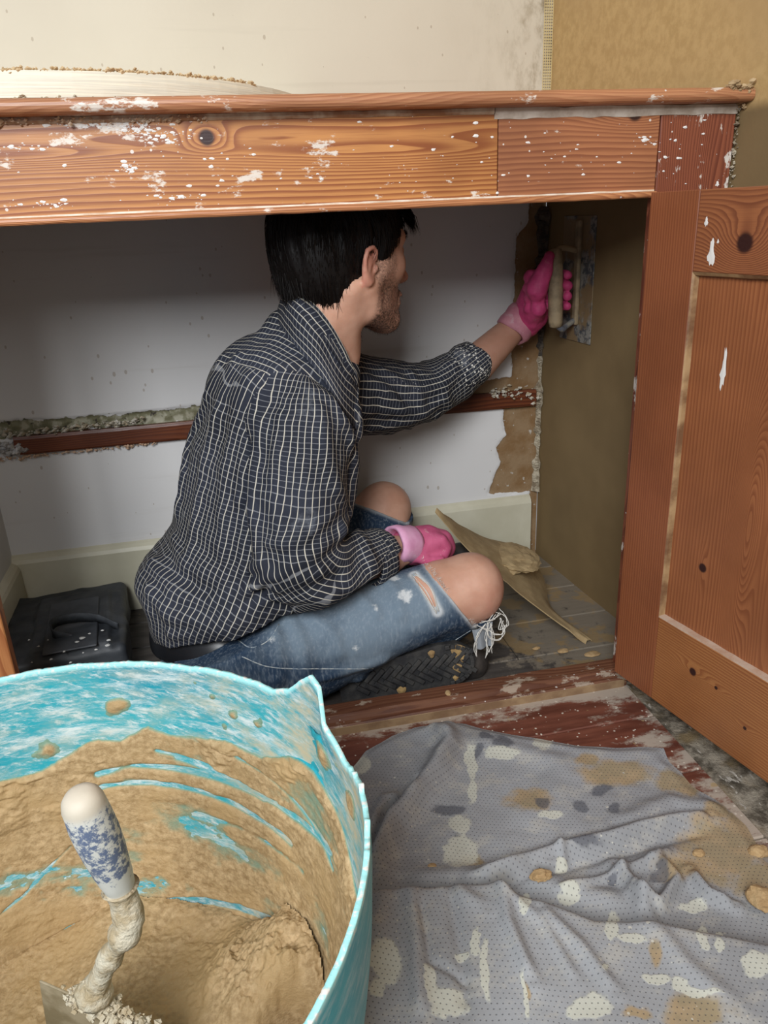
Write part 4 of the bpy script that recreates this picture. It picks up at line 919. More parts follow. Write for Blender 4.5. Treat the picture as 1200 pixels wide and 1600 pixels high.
sheet('lower_layer', [(520, 1225), (548, 1200), (572, 1172), (610, 1150), (650, 1136), (690, 1130), (725, 1131), (760, 1140), (840, 1153), (900, 1163), (960, 1167), (1035, 1168), (1047, 1190), (1065, 1205), (1085, 1228), (1130, 1258), (1165, 1290), (1210, 1350), (1260, 1400), (1340, 1500), (1250, 1800), (400, 1800), (430, 1400)], 0.004, hf1, 0.0032, ds)
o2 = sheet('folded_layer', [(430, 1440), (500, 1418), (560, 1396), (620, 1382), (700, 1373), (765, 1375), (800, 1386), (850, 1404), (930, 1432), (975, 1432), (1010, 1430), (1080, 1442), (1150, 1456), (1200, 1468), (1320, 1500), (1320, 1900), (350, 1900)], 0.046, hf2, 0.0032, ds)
SURF2 = hf2

def lump(name, c, r, seed, mat, parent=None, sq=0.7, n=3):
    import bmesh
    bm = bmesh.new(); bmesh.ops.create_icosphere(bm, subdivisions=n, radius=1.0)
    v = np.array([q.co[:] for q in bm.verts]); f = [[q.index for q in fc.verts] for fc in bm.faces]; bm.free()
    k = 1 + 0.45 * fbm(v[:, 0] * 1.6 + seed * 7, v[:, 1] * 1.6, v[:, 2] * 1.6, 5, 0.65); v = v * k[:, None] * np.array([r[0], r[1], r[2] if len(r) > 2 else r[0] * sq]); v[:, 2] = np.maximum(v[:, 2], -0.15 * r[0])
    return mesh(name, v + np.asarray(c), f, mat, parent, False)
M_lump = plain('dry_lump', (0.50, 0.34, 0.17), 0.9, (0.38, 0.24, 0.11), 80, 0.9, bsc=400)
for i, (px, py, z, rx, ry, lab) in enumerate([
        (676, 1358, 0.012, .0075, .009, 'small brown plaster lump in the crease at the left of the dust sheet'),
        (845, 1368, 0.030, .015, .009, 'flat brown plaster crumb at the middle fold of the dust sheet'),
        (908, 1478, 0.035, .009, .013, 'brown plaster crumb on the front fold of the sheet, between the middle and right'),
        (866, 1540, 0.034, .006, .009, 'tiny brown plaster crumb near the bottom edge of the photo'),
        (1092, 1333, 0.012, .008, .006, 'small brown plaster crumb on the ochre stain near the door side'),
        (1098, 1592, 0.034, .030, .022, 'largest brown plaster lump, at the bottom right of the dust sheet'),
        (1143, 1545, 0.034, .010, .014, 'brown plaster lump just behind the largest lump at the bottom right'),
        (1190, 1405, 0.020, .016, .018, 'brown plaster lump at the right edge of the photo, above the folded sheet'),
        (820, 1555, 0.034, .006, .009, 'round ochre plaster drop left of the tiny crumb at the bottom'),
        (1185, 1330, 0.008, .014, .010, 'flat plaster crumb at the right edge, on the ochre stained part of sheet')]):
    o = lump('plaster_lump', PZ(px, py, z), (rx, ry, min(rx, ry) * 0.7), i, M_lump); tag(o, lab, 'plaster lump', 'plaster lumps on the dust sheet')

# ------------------------------------------------------------------ the person
FWD = unit(V(math.cos(math.radians(33)), math.sin(math.radians(33)), 0)); LAT = V(-FWD[1], FWD[0], 0).astype(np.float32)
person = thing('person', 'person in dark checked shirt and torn jeans sitting cross-legged, plastering inside the cupboard', 'person', (0.10, 1.33, 0.0))
# --- head frame
HY, HP = math.radians(24), math.radians(-4)
hF = unit(V(math.cos(HY) * math.cos(HP), math.sin(HY) * math.cos(HP), math.sin(HP))); hL = unit(np.cross(V(0, 0, 1), hF)); hU = np.cross(hF, hL)
HC = PY(533, 392, 1.30); HS = 1.06
HA = np.array([hF, hL, hU]).astype(np.float32)
def hp_(f, l, u): return HC + HS * (hF * f + hL * l + hU * u)
body = SDF()
def addE(s, f, l, u, rf, rl, ru, k=0.02, op='a'): s.ops.append((op, Ell(hp_(f, l, u), V(rf, rl, ru) * HS, HA), k))
def addT(s, pts, k=0.012, op='a', flat=None): s.ops.append((op, Tub([(hp_(*p[:3]), p[3] * HS) for p in pts]), k))
# neck and trunk first
NB = PY(492, 590, 1.335)
body.add(Tub([(hp_(-0.028, 0, -0.03), 0.056 * HS), (hp_(-0.035, 0, -0.09), 0.055 * HS), (NB, 0.062)]), 0.02)
body.add(Tub([(NB + V(-.02, 0, -.03), 0.11, 0.07), (PY(440, 700, 1.33), 0.15, 0.10), (PY(400, 850, 1.33), 0.13, 0.09), (PY(370, 950, 1.31), 0.12, 0.08)], LAT), 0.04)
addE(body, -0.012, 0, 0.030, 0.098, 0.076, 0.086, 0.02)
addE(body, 0.040, 0, -0.022, 0.058, 0.060, 0.082, 0.03)
for sgn in (1, -1):
    addT(body, [(0.006, sgn * 0.056, -0.055, 0.018), (0.022, sgn * 0.047, -0.083, 0.018), (0.078, sgn * 0.016, -0.105, 0.018)], 0.03)
    addT(body, [(0.062, sgn * 0.046, -0.020, 0.020), (0.030, sgn * 0.058, -0.022, 0.018)], 0.025)
    addT(body, [(0.088, sgn * 0.012, 0.020, 0.010), (0.078, sgn * 0.042, 0.022, 0.010)], 0.02)
addE(body, 0.084, 0, -0.104, 0.018, 0.022, 0.016, 0.02)
addE(body, 0.070, 0, -0.068, 0.030, 0.030, 0.030, 0.02)
addT(body, [(0.090, 0, 0.004, 0.008), (0.112, 0, -0.028, 0.0085), (0.119, 0, -0.038, 0.0100)], 0.014)
for sgn in (1, -1): addE(body, 0.104, sgn * 0.0125, -0.041, 0.011, 0.007, 0.008, 0.008)
addT(body, [(0.100, 0.018, -0.066, 0.005), (0.1055, 0, -0.063, 0.0062), (0.100, -0.018, -0.066, 0.005)], 0.008)
addT(body, [(0.096, 0.016, -0.078, 0.006), (0.102, 0, -0.079, 0.0075), (0.096, -0.016, -0.078, 0.006)], 0.008)
addT(body, [(0.100, 0.022, -0.071, 0.0016), (0.112, 0, -0.0705, 0.0022), (0.100, -0.022, -0.071, 0.0016)], 0.004, 's')
for sgn in (1, -1):
    addE(body, 0.094, sgn * 0.033, 0.002, 0.017, 0.016, 0.011, 0.012, 's')
    addE(body, 0.078, sgn * 0.0325, 0.001, 0.0145, 0.0150, 0.0125, 0.003)
    addT(body, [(0.116, sgn * 0.006, -0.050, 0.0032), (0.110, sgn * 0.007, -0.041, 0.0035)], 0.002, 's')
# ears
for sgn in (1, -1):
    def eT(pts, k, op='a'): addT(body, [(-.003 + (f + .003) * .84, sgn * (l - .001), -.022 + (u + .008) * .82, r * .88) for f, l, u, r in pts], k, op)
    body.ops.append(('a', Ell(hp_(-0.003, sgn * 0.077, -0.022), V(0.0145, 0.006, 0.025) * HS, np.array([unit(hF * 0.92 + hL * -sgn * 0.35), unit(hL * 0.92 + hF * sgn * 0.35), hU])), 0.006))
    eT([(0.012, .0775, .006, .0040), (0.010, .082, .019, .0042), (-0.001, .086, .026, .0044), (-0.013, .088, .021, .0044), (-0.0185, .088, .006, .0042), (-0.016, .085, -.012, .0040), (-0.008, .081, -.026, .0046), (-0.001, .078, -.034, .0062), (0.006, .0755, -.032, .0050)], 0.003)
    eT([(0.008, .083, -.010, .0066), (0.004, .085, -.016, .0055)], 0.003, 's')
    eT([(0.004, .087, .016, .0040), (-0.008, .090, .012, .0042), (-0.010, .089, 0.0, .0030)], 0.003, 's')
    eT([(0.0135, .079, -.008, .0038), (0.0125, .079, -.014, .0034)], 0.003)
# sternomastoid, adam's apple
body.add(Tub([(hp_(-0.025, -0.058, -0.055), 0.013), (PY(545, 570, 1.30), 0.010)]), 0.03)
body.add(Tub([(hp_(0.012, 0, -0.135), 0.012), (hp_(0.012, 0, -0.15), 0.010)]), 0.03)
# arms
fe = PY(690, 612, 1.555); fw = PY(812, 503, 1.595)
body.add(Tub([(PY(520, 610, 1.47), 0.05), (PY(600, 628, 1.52), 0.045), (fe, 0.040), (PY(745, 568, 1.575), 0.041), (fw, 0.027), (PY(835, 480, 1.60), 0.022)]), 0.02)
ne = PY(468, 905, 1.165); nw = PY(617, 862, 1.27)
body.add(Tub([(PY(475, 680, 1.21), 0.055), (ne, 0.036), (PY(560, 883, 1.220), 0.033), (nw, 0.030), (PY(650, 853, 1.29), 0.024)]), 0.02)
# legs
nh = PY(365, 1010, 1.235); nk = PY(733, 922, 1.195)
body.add(Tub([(PY(350, 1010, 1.33), 0.10, 0.07), (PY(345, 1040, 1.33), 0.10, 0.08)], LAT), 0.02)
body.add(Tub([(PY(385, 1035, 1.24), 0.058), (PY(600, 966, 1.21), 0.056), (PY(690, 925, 1.20), 0.0585), (nk, 0.054)]), 0.03)
body.add(Ell(PY(737, 905, 1.20), (0.045, 0.05, 0.045)), 0.03)
body.add(Tub([(PY(735, 925, 1.21), 0.052), (PY(640, 1000, 1.27), 0.050), (PY(520, 1035, 1.36), 0.040)]), 0.03)
fh = PY(390, 985, 1.43); fk = PY(598, 796, 1.525)
body.add(Tub([(fh, 0.08), (fk, 0.052)]), 0.03); body.add(Ell(fk + V(.008, 0, .006), (0.045, 0.048, 0.044)), 0.02)
body.add(Tub([(fk, 0.050), (PY(600, 900, 1.43), 0.050), (PY(570, 1045, 1.235), 0.036)]), 0.03)
body.disp = lambda P: 0.0003 * vnoise(P[:, 0] * 90, P[:, 1] * 90, P[:, 2] * 90)
m = Mt('skin', 0.5, spec=0.35); p = m.pos()
c = m.mix(m.ramp(m.noise(22, p, 4), 0.3, 0.7), (0.56, 0.30, 0.205), (0.66, 0.385, 0.275))
c = m.mix(m.math('MULTIPLY', m.attr('rosy'), m.ramp(m.noise(30, p, 3), 0.2, 0.75)), c, (0.62, 0.23, 0.17))
bd = m.math('MULTIPLY', m.attr('beard'), m.ramp(m.noise(260, p, 4, 0.7), 0.30, 0.60)); c = m.mix(m.math('MULTIPLY', bd, 0.85), c, (0.055, 0.032, 0.025))
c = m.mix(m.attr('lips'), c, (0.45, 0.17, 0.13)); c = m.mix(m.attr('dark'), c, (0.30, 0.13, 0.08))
m.col(c); m.b.inputs['Subsurface Weight'].default_value = 0.12; m.b.inputs['Subsurface Radius'].default_value = (0.012, 0.004, 0.002)
m.b.inputs['Subsurface Scale'].default_value = 1.0; m.bump(m.noise(330, p, 4), 0.15, 0.0006)
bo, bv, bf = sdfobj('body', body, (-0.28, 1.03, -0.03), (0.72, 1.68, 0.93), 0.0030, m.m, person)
hq = ((bv - HC) @ HA.T) / HS; f_, l_, u_ = hq.T; al = np.abs(l_)
inh = (np.linalg.norm(hq, axis=1) < 0.17)
jaw = sst(0.012, 0.030, f_) * sst(-0.030, -0.055, u_ - 0.45 * np.maximum(0, 0.04 - f_)) * sst(-0.150, -0.118, u_) * inh
jaw = jaw * (1 - 0.55 * np.exp(-(((f_ - 0.075) / 0.016) ** 2 + ((al - 0.034) / 0.014) ** 2 + ((u_ + 0.055) / 0.022) ** 2)))
side = sst(0.028, 0.020, np.abs(f_ - 0.030)) * sst(-0.06, -0.02, u_) * sst(0.02, -0.01, u_) * (al > 0.05) * inh
must = sst(0.085, 0.095, f_) * sst(-0.050, -0.054, u_) * sst(-0.070, -0.066, u_) * sst(0.030, 0.022, al) * inh
chin = sst(0.05, 0.075, f_) * sst(-0.085, -0.093, u_) * sst(-0.14, -0.12, u_) * inh
und = sst(0.012, 0.03, f_) * sst(-0.085, -0.10, u_) * sst(-0.135, -0.115, u_) * inh
attr(bo, 'beard', np.clip(jaw * 0.8 + must * 0.95 + chin * 0.6 + und * 0.8 + side * 0.6, 0, 1))
attr(bo, 'lips', sst(0.093, 0.099, f_) * sst(0.024, 0.018, al) * sst(-0.061, -0.064, u_) * sst(-0.088, -0.084, u_) * inh)
ear = ((al > 0.076) & inh & (u_ > -.05) & (u_ < .02) & (f_ < 0.010)) * 0.75
knee = np.exp(-(np.linalg.norm(bv - (nk + V(.02, -.03, -.005)), axis=1) / 0.035) ** 2) * 0.5
cheek = 0.4 * np.exp(-(((f_ - 0.075) / 0.03) ** 2 + ((al - 0.04) / 0.03) ** 2 + ((u_ + 0.015) / 0.025) ** 2)) * 0.5 * inh
nosea = sst(0.10, 0.115, f_) * inh * sst(-0.055, -0.045, u_) * 0.6
attr(bo, 'rosy', np.clip(ear + knee + cheek + nosea, 0, 1))
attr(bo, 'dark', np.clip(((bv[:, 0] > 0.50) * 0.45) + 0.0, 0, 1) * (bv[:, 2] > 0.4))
# eyes
M_eye = plain('eye_white', (0.75, 0.72, 0.68), 0.2); M_iris = plain('iris', (0.03, 0.018, 0.01), 0.15)
for sgn in (1, -1):
    vs, fs = lathe([(-0.0126 * math.cos(t) * HS, max(0.0002, 0.0126 * math.sin(t) * HS)) for t in np.linspace(0.02, math.pi - 0.02, 18)], 24, hp_(0.0800, sgn * 0.0325, 0.0005), hF)
    e_ = mesh('eye', vs, fs, None, person, True, mats=[M_eye, M_iris], midx=[1 if i // 24 > 12 else 0 for i in range(len(fs))])

# --- hair: cap plus locks
hair_s = SDF()
addE(hair_s, -0.010, 0, 0.032, 0.104, 0.086, 0.094, 0.01)
addE(hair_s, -0.040, 0, -0.010, 0.074, 0.076, 0.078, 0.02)
addE(hair_s, -0.038, 0, -0.045, 0.050, 0.064, 0.055, 0.02)
addT(hair_s, [(0.020, -0.070, 0.035, 0.020), (0.026, -0.071, 0.010, 0.012), (0.026, -0.067, -0.014, 0.006)], 0.01)
addT(hair_s, [(0.020, 0.070, 0.035, 0.020), (0.026, 0.071, 0.010, 0.012), (0.026, 0.067, -0.014, 0.006)], 0.01)
# keep the hair off face, ears and nape
hair_s.ops.append(('s', Half(hp_(0.086, 0, 0.0), -hF * 0.85 + hU * 0.50), 0.006))
hair_s.ops.append(('s', Half(hp_(-0.06, 0, -0.080), hU * 1.0 + hF * 0.25), 0.008))
for sgn in (1, -1):
    addT(hair_s, [(0.006, sgn * .092, -.006, .017), (-0.004, sgn * .094, -.012, .020), (0.0, sgn * .092, -.030, .022), (0.014, sgn * .088, -.050, .026)], 0.006, 's')
addT(hair_s, [(0.075, -0.06, -0.015, 0.035), (0.050, -0.085, -0.060, 0.040), (0.060, 0, -0.05, 0.05), (0.075, 0.06, -0.015, 0.035)], 0.006, 's')
addT(hair_s, [(0.030, -0.085, -0.062, 0.030), (0.0, -0.09, -0.075, 0.030)], 0.006, 's'); addT(hair_s, [(0.030, 0.085, -0.062, 0.030), (0.0, 0.09, -0.075, 0.030)], 0.006, 's')
def hdisp(P):
    q = ((P - HC.astype(np.float32)) @ HA.T) / HS; an = np.arctan2(q[:, 1], q[:, 0] + 0.03)
    return 0.0022 * vnoise(an * 26 + 2 * q[:, 2] * 30, q[:, 2] * 16, 3) + 0.001 * vnoise(an * 60 + q[:, 2] * 50, q[:, 2] * 24, 5)
hair_s.disp = hdisp
mh = Mt('black_hair', 0.5, spec=0.22); mh.col((0.006, 0.0045, 0.004)); M_hair = mh.m
ho_, hv, hf = sdfobj('hair', hair_s, HC - 0.16, HC + 0.16, 0.003, M_hair, person)
rs = np.random.RandomState(5); g = G(); crown = hp_(-0.055, 0.0, 0.105); idx = rs.choice(len(hv), 5200)
allv = []; allf = []; nn_ = 0
for i in idx:
    p0 = hv[i]; q = (p0 - HC) @ np.array([hF, hL, hU]).T / HS
    nrm = unit(p0 - hp_(-0.016, 0, 0.02)); away = p0 - crown; d = unit(away - nrm * (away @ nrm))
    d = unit(d + 0.16 * rs.randn(3) + (hF * -0.35 if q[0] < 0.02 else hF * 0.25) * (1 if q[2] < 0.03 else 0.2) - hU * 0.3); L_ = 0.020 + 0.022 * rs.rand(); w = 0.00045 + 0.0004 * rs.rand()
    pts = []
    for s_ in np.linspace(0, 1, 5):
        a = p0 + nrm * 0.0006 + d * L_ * s_; rel = a - hp_(-0.016, 0, 0.02); R0 = np.linalg.norm(p0 - hp_(-0.016, 0, 0.02)); a = hp_(-0.016, 0, 0.02) + unit(rel) * (R0 + 0.0006 + 0.0012 * math.sin(s_ * 3) - 0.0007 * s_) if q[2] > -0.03 else a - nrm * 0.003 * s_
        pts.append(a)
    wd = unit(np.cross(d, nrm)) * w
    vv = []
    for k, a in enumerate(pts): tpr = 1 - k / 4.6; vv += [a - wd * tpr, a + nrm * 0.0007 * tpr, a + wd * tpr]
    allv += vv
    for k in range(4):
        b = nn_ + k * 3; allf += [[b, b + 1, b + 4, b + 3], [b + 1, b + 2, b + 5, b + 4]]
    nn_ += 15
lk = mesh('hair_locks', np.array(allv), allf, M_hair, ho_); lk['kind'] = 'stuff'
# beard and eyebrow stubble
g = G(); bt_ = np.array(bo.data.attributes['beard'].data[0].value if False else 0)
bd_ = np.clip(jaw * 0.62 + must * 1.0 + chin * 0.8 + und * 0.6 + side * 0.5, 0, 1); cand = np.where(bd_ > 0.15)[0]
sel = cand[rs.rand(len(cand)) < bd_[cand] * 0.8]
sel = rs.choice(sel, min(9000, len(sel)), replace=False)
av = []; af = []
for i in sel:
    p0 = bv[i] + rs.randn(3) * 0.001; nrm = unit(p0 - hp_(0.02, 0, -0.05)); d = unit(nrm * 0.45 - hU * 0.7 + hF * 0.25 + 0.25 * rs.randn(3)); L_ = 0.0022 + 0.003 * rs.rand(); w = unit(np.cross(d, nrm)) * 0.00020; b = len(av)
    av += [p0 - w, p0 + w, p0 + d * L_]; af += [[b, b + 1, b + 2]]
if av: q_ = mesh('beard', np.array(av), af, M_hair, person); q_['kind'] = 'stuff'
av = []; af = []
for sgn in (1, -1):
    for i in range(260):
        t_ = rs.rand(); p0 = hp_(lerp(0.101, 0.082, t_ ** 1.5), sgn * lerp(0.012, 0.050, t_), 0.020 + 0.006 * math.sin(t_ * 2.6) + 0.003 * rs.randn()); d = unit(hL * sgn * 0.8 + hU * 0.3 + hF * 0.25 + 0.2 * rs.randn(3)); w = hU * 0.0003; b = len(av); av += [p0 - w, p0 + w, p0 + d * 0.009]; af += [[b, b + 1, b + 2]]
q_ = mesh('eyebrow', np.array(av), af, M_hair, person); q_['kind'] = 'stuff'
# front fringe hanging over the forehead
av = []; af = []
for i in range(520):
    l0 = rs.uniform(-0.072, 0.072); p0 = hp_(0.080 - 3.5 * l0 * l0 + 0.003 * rs.randn(), l0, 0.064 + 0.006 * rs.randn()); tip = hp_(0.108 - 5.0 * l0 * l0, l0 * 1.08 + 0.006 * rs.randn(), 0.030 + 0.012 * rs.rand() - (0.01 if abs(l0) > .05 else 0)); mid = (p0 + tip) / 2 + hF * 0.006 + hU * 0.006; w = hL * 0.0011; b = len(av)
    av += [p0 - w, p0 + w, mid - w * .8, mid + w * .8, tip]; af += [[b, b + 1, b + 3, b + 2], [b + 2, b + 3, b + 4]]
q_ = mesh('fringe', np.array(av), af, M_hair, ho_); q_['kind'] = 'stuff'

# --- shirt --------------------------------------------------------------
T_torso = Tub([(PY(497, 575, 1.335), 0.085, 0.062), (PY(450, 640, 1.335), 0.155, 0.110), (PY(420, 740, 1.335), 0.178, 0.135), (PY(398, 850, 1.330), 0.180, 0.140), (PY(366, 925, 1.320), 0.180, 0.135), (PY(345, 972, 1.31), 0.168, 0.118)], LAT)
T_ns = Tub([(PY(474, 672, 1.225), 0.076), (PY(464, 790, 1.195), 0.078), (PY(462, 868, 1.180), 0.074), (PY(492, 903, 1.180), 0.062), (PY(550, 885, 1.215), 0.056), (PY(588, 868, 1.245), 0.050)])
T_fs = Tub([(PY(530, 615, 1.46), 0.085), (PY(600, 620, 1.52), 0.076), (PY(662, 614, 1.55), 0.062), (PY(705, 592, 1.565), 0.052), (PY(737, 568, 1.575), 0.047)])
shirt_s = SDF(); shirt_s.add(T_torso, 0.02)
shirt_s.add(Ell(PY(412, 612, 1.36), (0.092, 0.13, 0.080)), 0.06)
shirt_s.add(Tub([(PY(440, 600, 1.27), 0.05), (PY(490, 580, 1.30), 0.05)]), 0.05)
shirt_s.add(Ell(PY(272, 905, 1.33), (0.068, 0.11, 0.050)), 0.05)
shirt_s.add(Tub([(PY(300, 965, 1.27), 0.055), (PY(390, 960, 1.22), 0.045)]), 0.05)
shirt_s.add(Tub([(PY(462, 530, 1.345), 0.042), (PY(420, 585, 1.345), 0.060)]), 0.04)
shirt_s.add(T_ns, 0.020); shirt_s.add(T_fs, 0.03)
folds = [([(392, 590), (365, 680), (352, 780), (350, 870)], 1.0), ([(372, 560), (330, 680), (308, 800), (298, 880)], .9), ([(350, 560), (302, 680), (278, 800)], .8), ([(412, 620), (388, 690), (376, 780)], .8),
         ([(240, 880), (270, 925), (340, 945), (420, 900)], 1.1), ([(232, 920), (275, 965), (350, 968), (430, 930)], 1.2), ([(270, 990), (340, 985), (430, 950)], 1.0), ([(300, 860), (350, 900), (410, 880)], .8), ([(262, 800), (290, 880), (360, 915)], .8),
         ([(410, 660), (398, 760), (402, 850), (430, 920)], 1.0), ([(440, 650), (432, 760), (440, 850)], .7), ([(500, 640), (515, 740), (540, 800)], .8), ([(470, 900), (520, 880), (560, 835)], 1.1), ([(450, 935), (520, 925), (575, 900)], 1.0), ([(430, 900), (480, 870), (530, 830)], .9), ([(590, 905), (570, 860), (560, 830)], .9), ([(545, 915), (530, 870)], .8), ([(420, 850), (470, 840), (520, 800)], .6),
         ([(565, 590), (610, 620), (640, 665)], 1.0), ([(570, 640), (620, 640), (680, 650)], .9), ([(600, 580), (650, 610), (700, 600)], .8), ([(580, 670), (640, 655), (690, 625)], .8), ([(700, 570), (690, 600), (700, 635)], .8), ([(715, 545), (705, 590)], .6), ([(640, 585), (660, 640)], .7),
         ([(555, 640), (562, 720), (552, 800)], .9), ([(545, 690), (556, 760), (530, 830)], .8), ([(480, 610), (520, 630), (545, 680)], .7)]
base_ops = SDF(); base_ops.ops = list(shirt_s.ops)
for L, w in folds:
    pts = []
    for px, py in spline([(a, b, 0) for a, b in L], 5)[:, :2]:
        h_ = base_ops.hit(px, py)
        if h_ is not None and (not pts or np.linalg.norm(h_ - pts[-1]) < 0.12): pts.append(h_ + unit(ray(px, py)) * 0.0018)
    if len(pts) > 1:
        n_ = len(pts); shirt_s.add(Tub([(q, (0.0055 + 0.0048 * math.sin(math.pi * (i + .4) / (n_ - .2))) * w) for i, q in enumerate(pts)]), 0.017)
# openings: neck, cuffs, hem
def hollow(a, b, ra, rb): shirt_s.sub(Tub([(a, ra), (b, rb)]), 0.003)
shirt_s.add(Tub([(PY(450, 512, 1.340), 0.034), (PY(462, 540, 1.310), 0.037), (PY(478, 562, 1.300), 0.037), (PY(515, 600, 1.30), 0.034)]), 0.03)
hollow(PY(588, 868, 1.245) + (PY(588, 868, 1.245) - PY(550, 885, 1.215)) * 1.4, PY(590, 867, 1.246), 0.046, 0.038)
hollow(PY(737, 568, 1.575) + (PY(737, 568, 1.575) - PY(705, 592, 1.565)) * 1.5, PY(728, 574, 1.57), 0.043, 0.039)
shirt_s.sub(Half(PY(330, 993, 1.20), V(-0.30, 0.05, 1.0)), 0.003)
shirt_s.sub(Half(PY(603, 868, 1.245), -unit(PY(588, 868, 1.245) - PY(550, 885, 1.215))), 0.003) if False else None
def tube_uv(T, P, ref):
    """smooth (around, along) coordinates about a polyline"""
    ws = 0; S_ = 0; A_ = 0; B_ = 0; acc = 0; ref = np.asarray(ref, float)
    for i in range(len(T.p) - 1):
        p0, p1 = T.p[i].astype(float), T.p[i + 1].astype(float); e = p1 - p0; L = np.linalg.norm(e); t = (P - p0) @ e / L / L; tc = np.clip(t, -0.0 if i else -3, 1 if i < len(T.p) - 2 else 4)
        d = np.linalg.norm(P - p0 - np.clip(t, 0, 1)[:, None] * e, axis=1); w = 1 / (d ** 2 + 1e-5) ** 3
        Tn = e / L; ra = unit(ref - Tn * (ref @ Tn)); rb = np.cross(Tn, ra); q = P - p0
        S_ = S_ + w * (acc + tc * L); A_ = A_ + w * (q @ ra); B_ = B_ + w * (q @ rb); ws = ws + w; acc += L
    return np.arctan2(B_ / ws, A_ / ws), S_ / ws
def sdisp(P):
    P = P.astype(float)
    w = 0.0040 * fbm(P[:, 0] * 26, P[:, 1] * 26, P[:, 2] * 9, 3) + 0.0016 * vnoise(P[:, 0] * 34 + P[:, 2] * 30, P[:, 1] * 34, P[:, 2] * 40)
    a = T_ns(P.astype(np.float32)); b = T_torso(P.astype(np.float32)); c = np.abs(a - b) + np.maximum(0, np.minimum(a, b)) * 0.3
    return w - 0.0060 * np.exp(-(c / 0.0055) ** 2) + 0.0015 * np.exp(-((c - 0.014) / 0.005) ** 2)
shirt_s.disp = sdisp
m = Mt('checked_cotton', 0.8, spec=0.2); uvn = m.n.new('ShaderNodeUVMap'); uvn.uv_map = 'UVMap'; x, y, _ = m.sep(uvn.outputs[0]); p = m.pos()
nu_ = m.noise(16, p, 2); x = m.math('ADD', x, m.math('MULTIPLY', nu_, 0.008)); y = m.math('ADD', y, m.math('MULTIPLY', m.noise(15, m.pos((1, 1, 1), (5, 3, 1)), 2), 0.012))
def line(c, per, w, off=0.0):
    f = m.math('ABSOLUTE', m.math('SUBTRACT', m.math('FRACT', m.math('DIVIDE', m.math('ADD', c, off), per)), 0.5)); return m.ramp(f, w / per * 0.5 + 0.02, w / per * 0.5 - 0.02)
vv = line(x, 0.0104, 0.00125); hh = line(y, 0.0090, 0.0011)
c = m.mix(m.ramp(m.noise(7, p, 4), 0.3, 0.7), (0.016, 0.0185, 0.027), (0.032, 0.037, 0.055))
c = m.mix(m.math('MULTIPLY', hh, 0.50), c, (0.33, 0.34, 0.36)); c = m.mix(m.math('MULTIPLY', vv, 0.9), c, (0.66, 0.62, 0.52))
c = m.mix(m.math('MULTIPLY', m.ramp(m.math('ADD', m.noise(13, p, 6, 0.7), m.math('MULTIPLY', m.attr('dusty'), 0.25)), 0.62, 0.9), 0.5), c, (0.42, 0.46, 0.52))
sp = m.math('LESS_THAN', m.vor(130, p), m.math('MULTIPLY', m.attr('spat'), 0.20)); c = m.mix(sp, c, (0.78, 0.76, 0.70))
m.col(c); m.bump(m.math('ADD', m.noise(500, p, 2), m.math('MULTIPLY', m.noise(60, p, 4), 2.0)), 0.3, 0.0012); M_shirt = m.m
so, sv_, sf = sdfobj('shirt', shirt_s, (-0.30, 1.02, 0.05), (0.62, 1.665, 0.70), 0.0029, M_shirt, person)
cen = sv_[sf].mean(1); cf = cen.astype(np.float32)
dn_, dt_, df_ = T_ns(cf), T_torso(cf), T_fs(cf); dh_ = Ell(PY(412, 612, 1.36), (0.092, 0.13, 0.080))(cf); dt_ = np.minimum(dt_, dh_)
lab = np.where((df_ < dt_) & (cen[:, 0] > 0.12) & (cen[:, 1] > 1.36), 2, np.where(dn_ < dt_, 1, 0))
yk = PY(405, 582, 1.24); yn = unit(FWD * 0.72 + V(0, 0, 1) * 0.70)
lab = np.where((lab == 0) & ((cen - yk) @ yn > 0) & (cen[:, 2] > 0.50), 3, lab)
Pl = sv_[sf].reshape(-1, 3); ll = np.repeat(lab, 4); uv = np.zeros((len(Pl), 2))
def wrapfix(a):    # keep each quad on one side of the angle seam
    a = a.reshape(-1, 4); r = a[:, :1]; return (a - 2 * math.pi * np.round((a - r) / (2 * math.pi))).ravel()
fall = 0.10 * np.clip((0.50 - Pl[:, 2]) / 0.45, 0, 1)
a0, s0 = tube_uv(T_torso, Pl, -LAT); a0 = wrapfix(a0); a1, s1 = tube_uv(T_ns, Pl, V(-0.2, -1, 0)); a1 = wrapfix(a1); a2, s2 = tube_uv(T_fs, Pl, V(0, -1, 0.5)); a2 = wrapfix(a2)
uv[ll == 0] = np.stack([a0 * 0.150, s0], 1)[ll == 0]; uv[ll == 1] = np.stack([a1 * 0.072, s1], 1)[ll == 1]; uv[ll == 2] = np.stack([a2 * 0.062, s2], 1)[ll == 2]
q = Pl - yk; uv[ll == 3] = np.stack([q @ unit(FWD * 0.85 + V(0, 0, .6)), q @ LAT.astype(float)], 1)[ll == 3]
setuv(so, uv)
attr(so, 'spat', sst(0.28, 0.34, sv_[:, 0]) * (sv_[:, 2] > 0.42) * sst(0.44, 0.50, sv_[:, 2]) * (0.5 + 0.9 * sst(0.45, 0.5, sv_[:, 0])))
attr(so, 'dusty', sum(np.exp(-(np.linalg.norm(sv_ - PY(*q_), axis=1) / r) ** 2) for q_, r in (((490, 820, 1.11), .035), ((450, 760, 1.11), .04), ((450, 640, 1.14), .03), ((720, 560, 1.53), .03))))
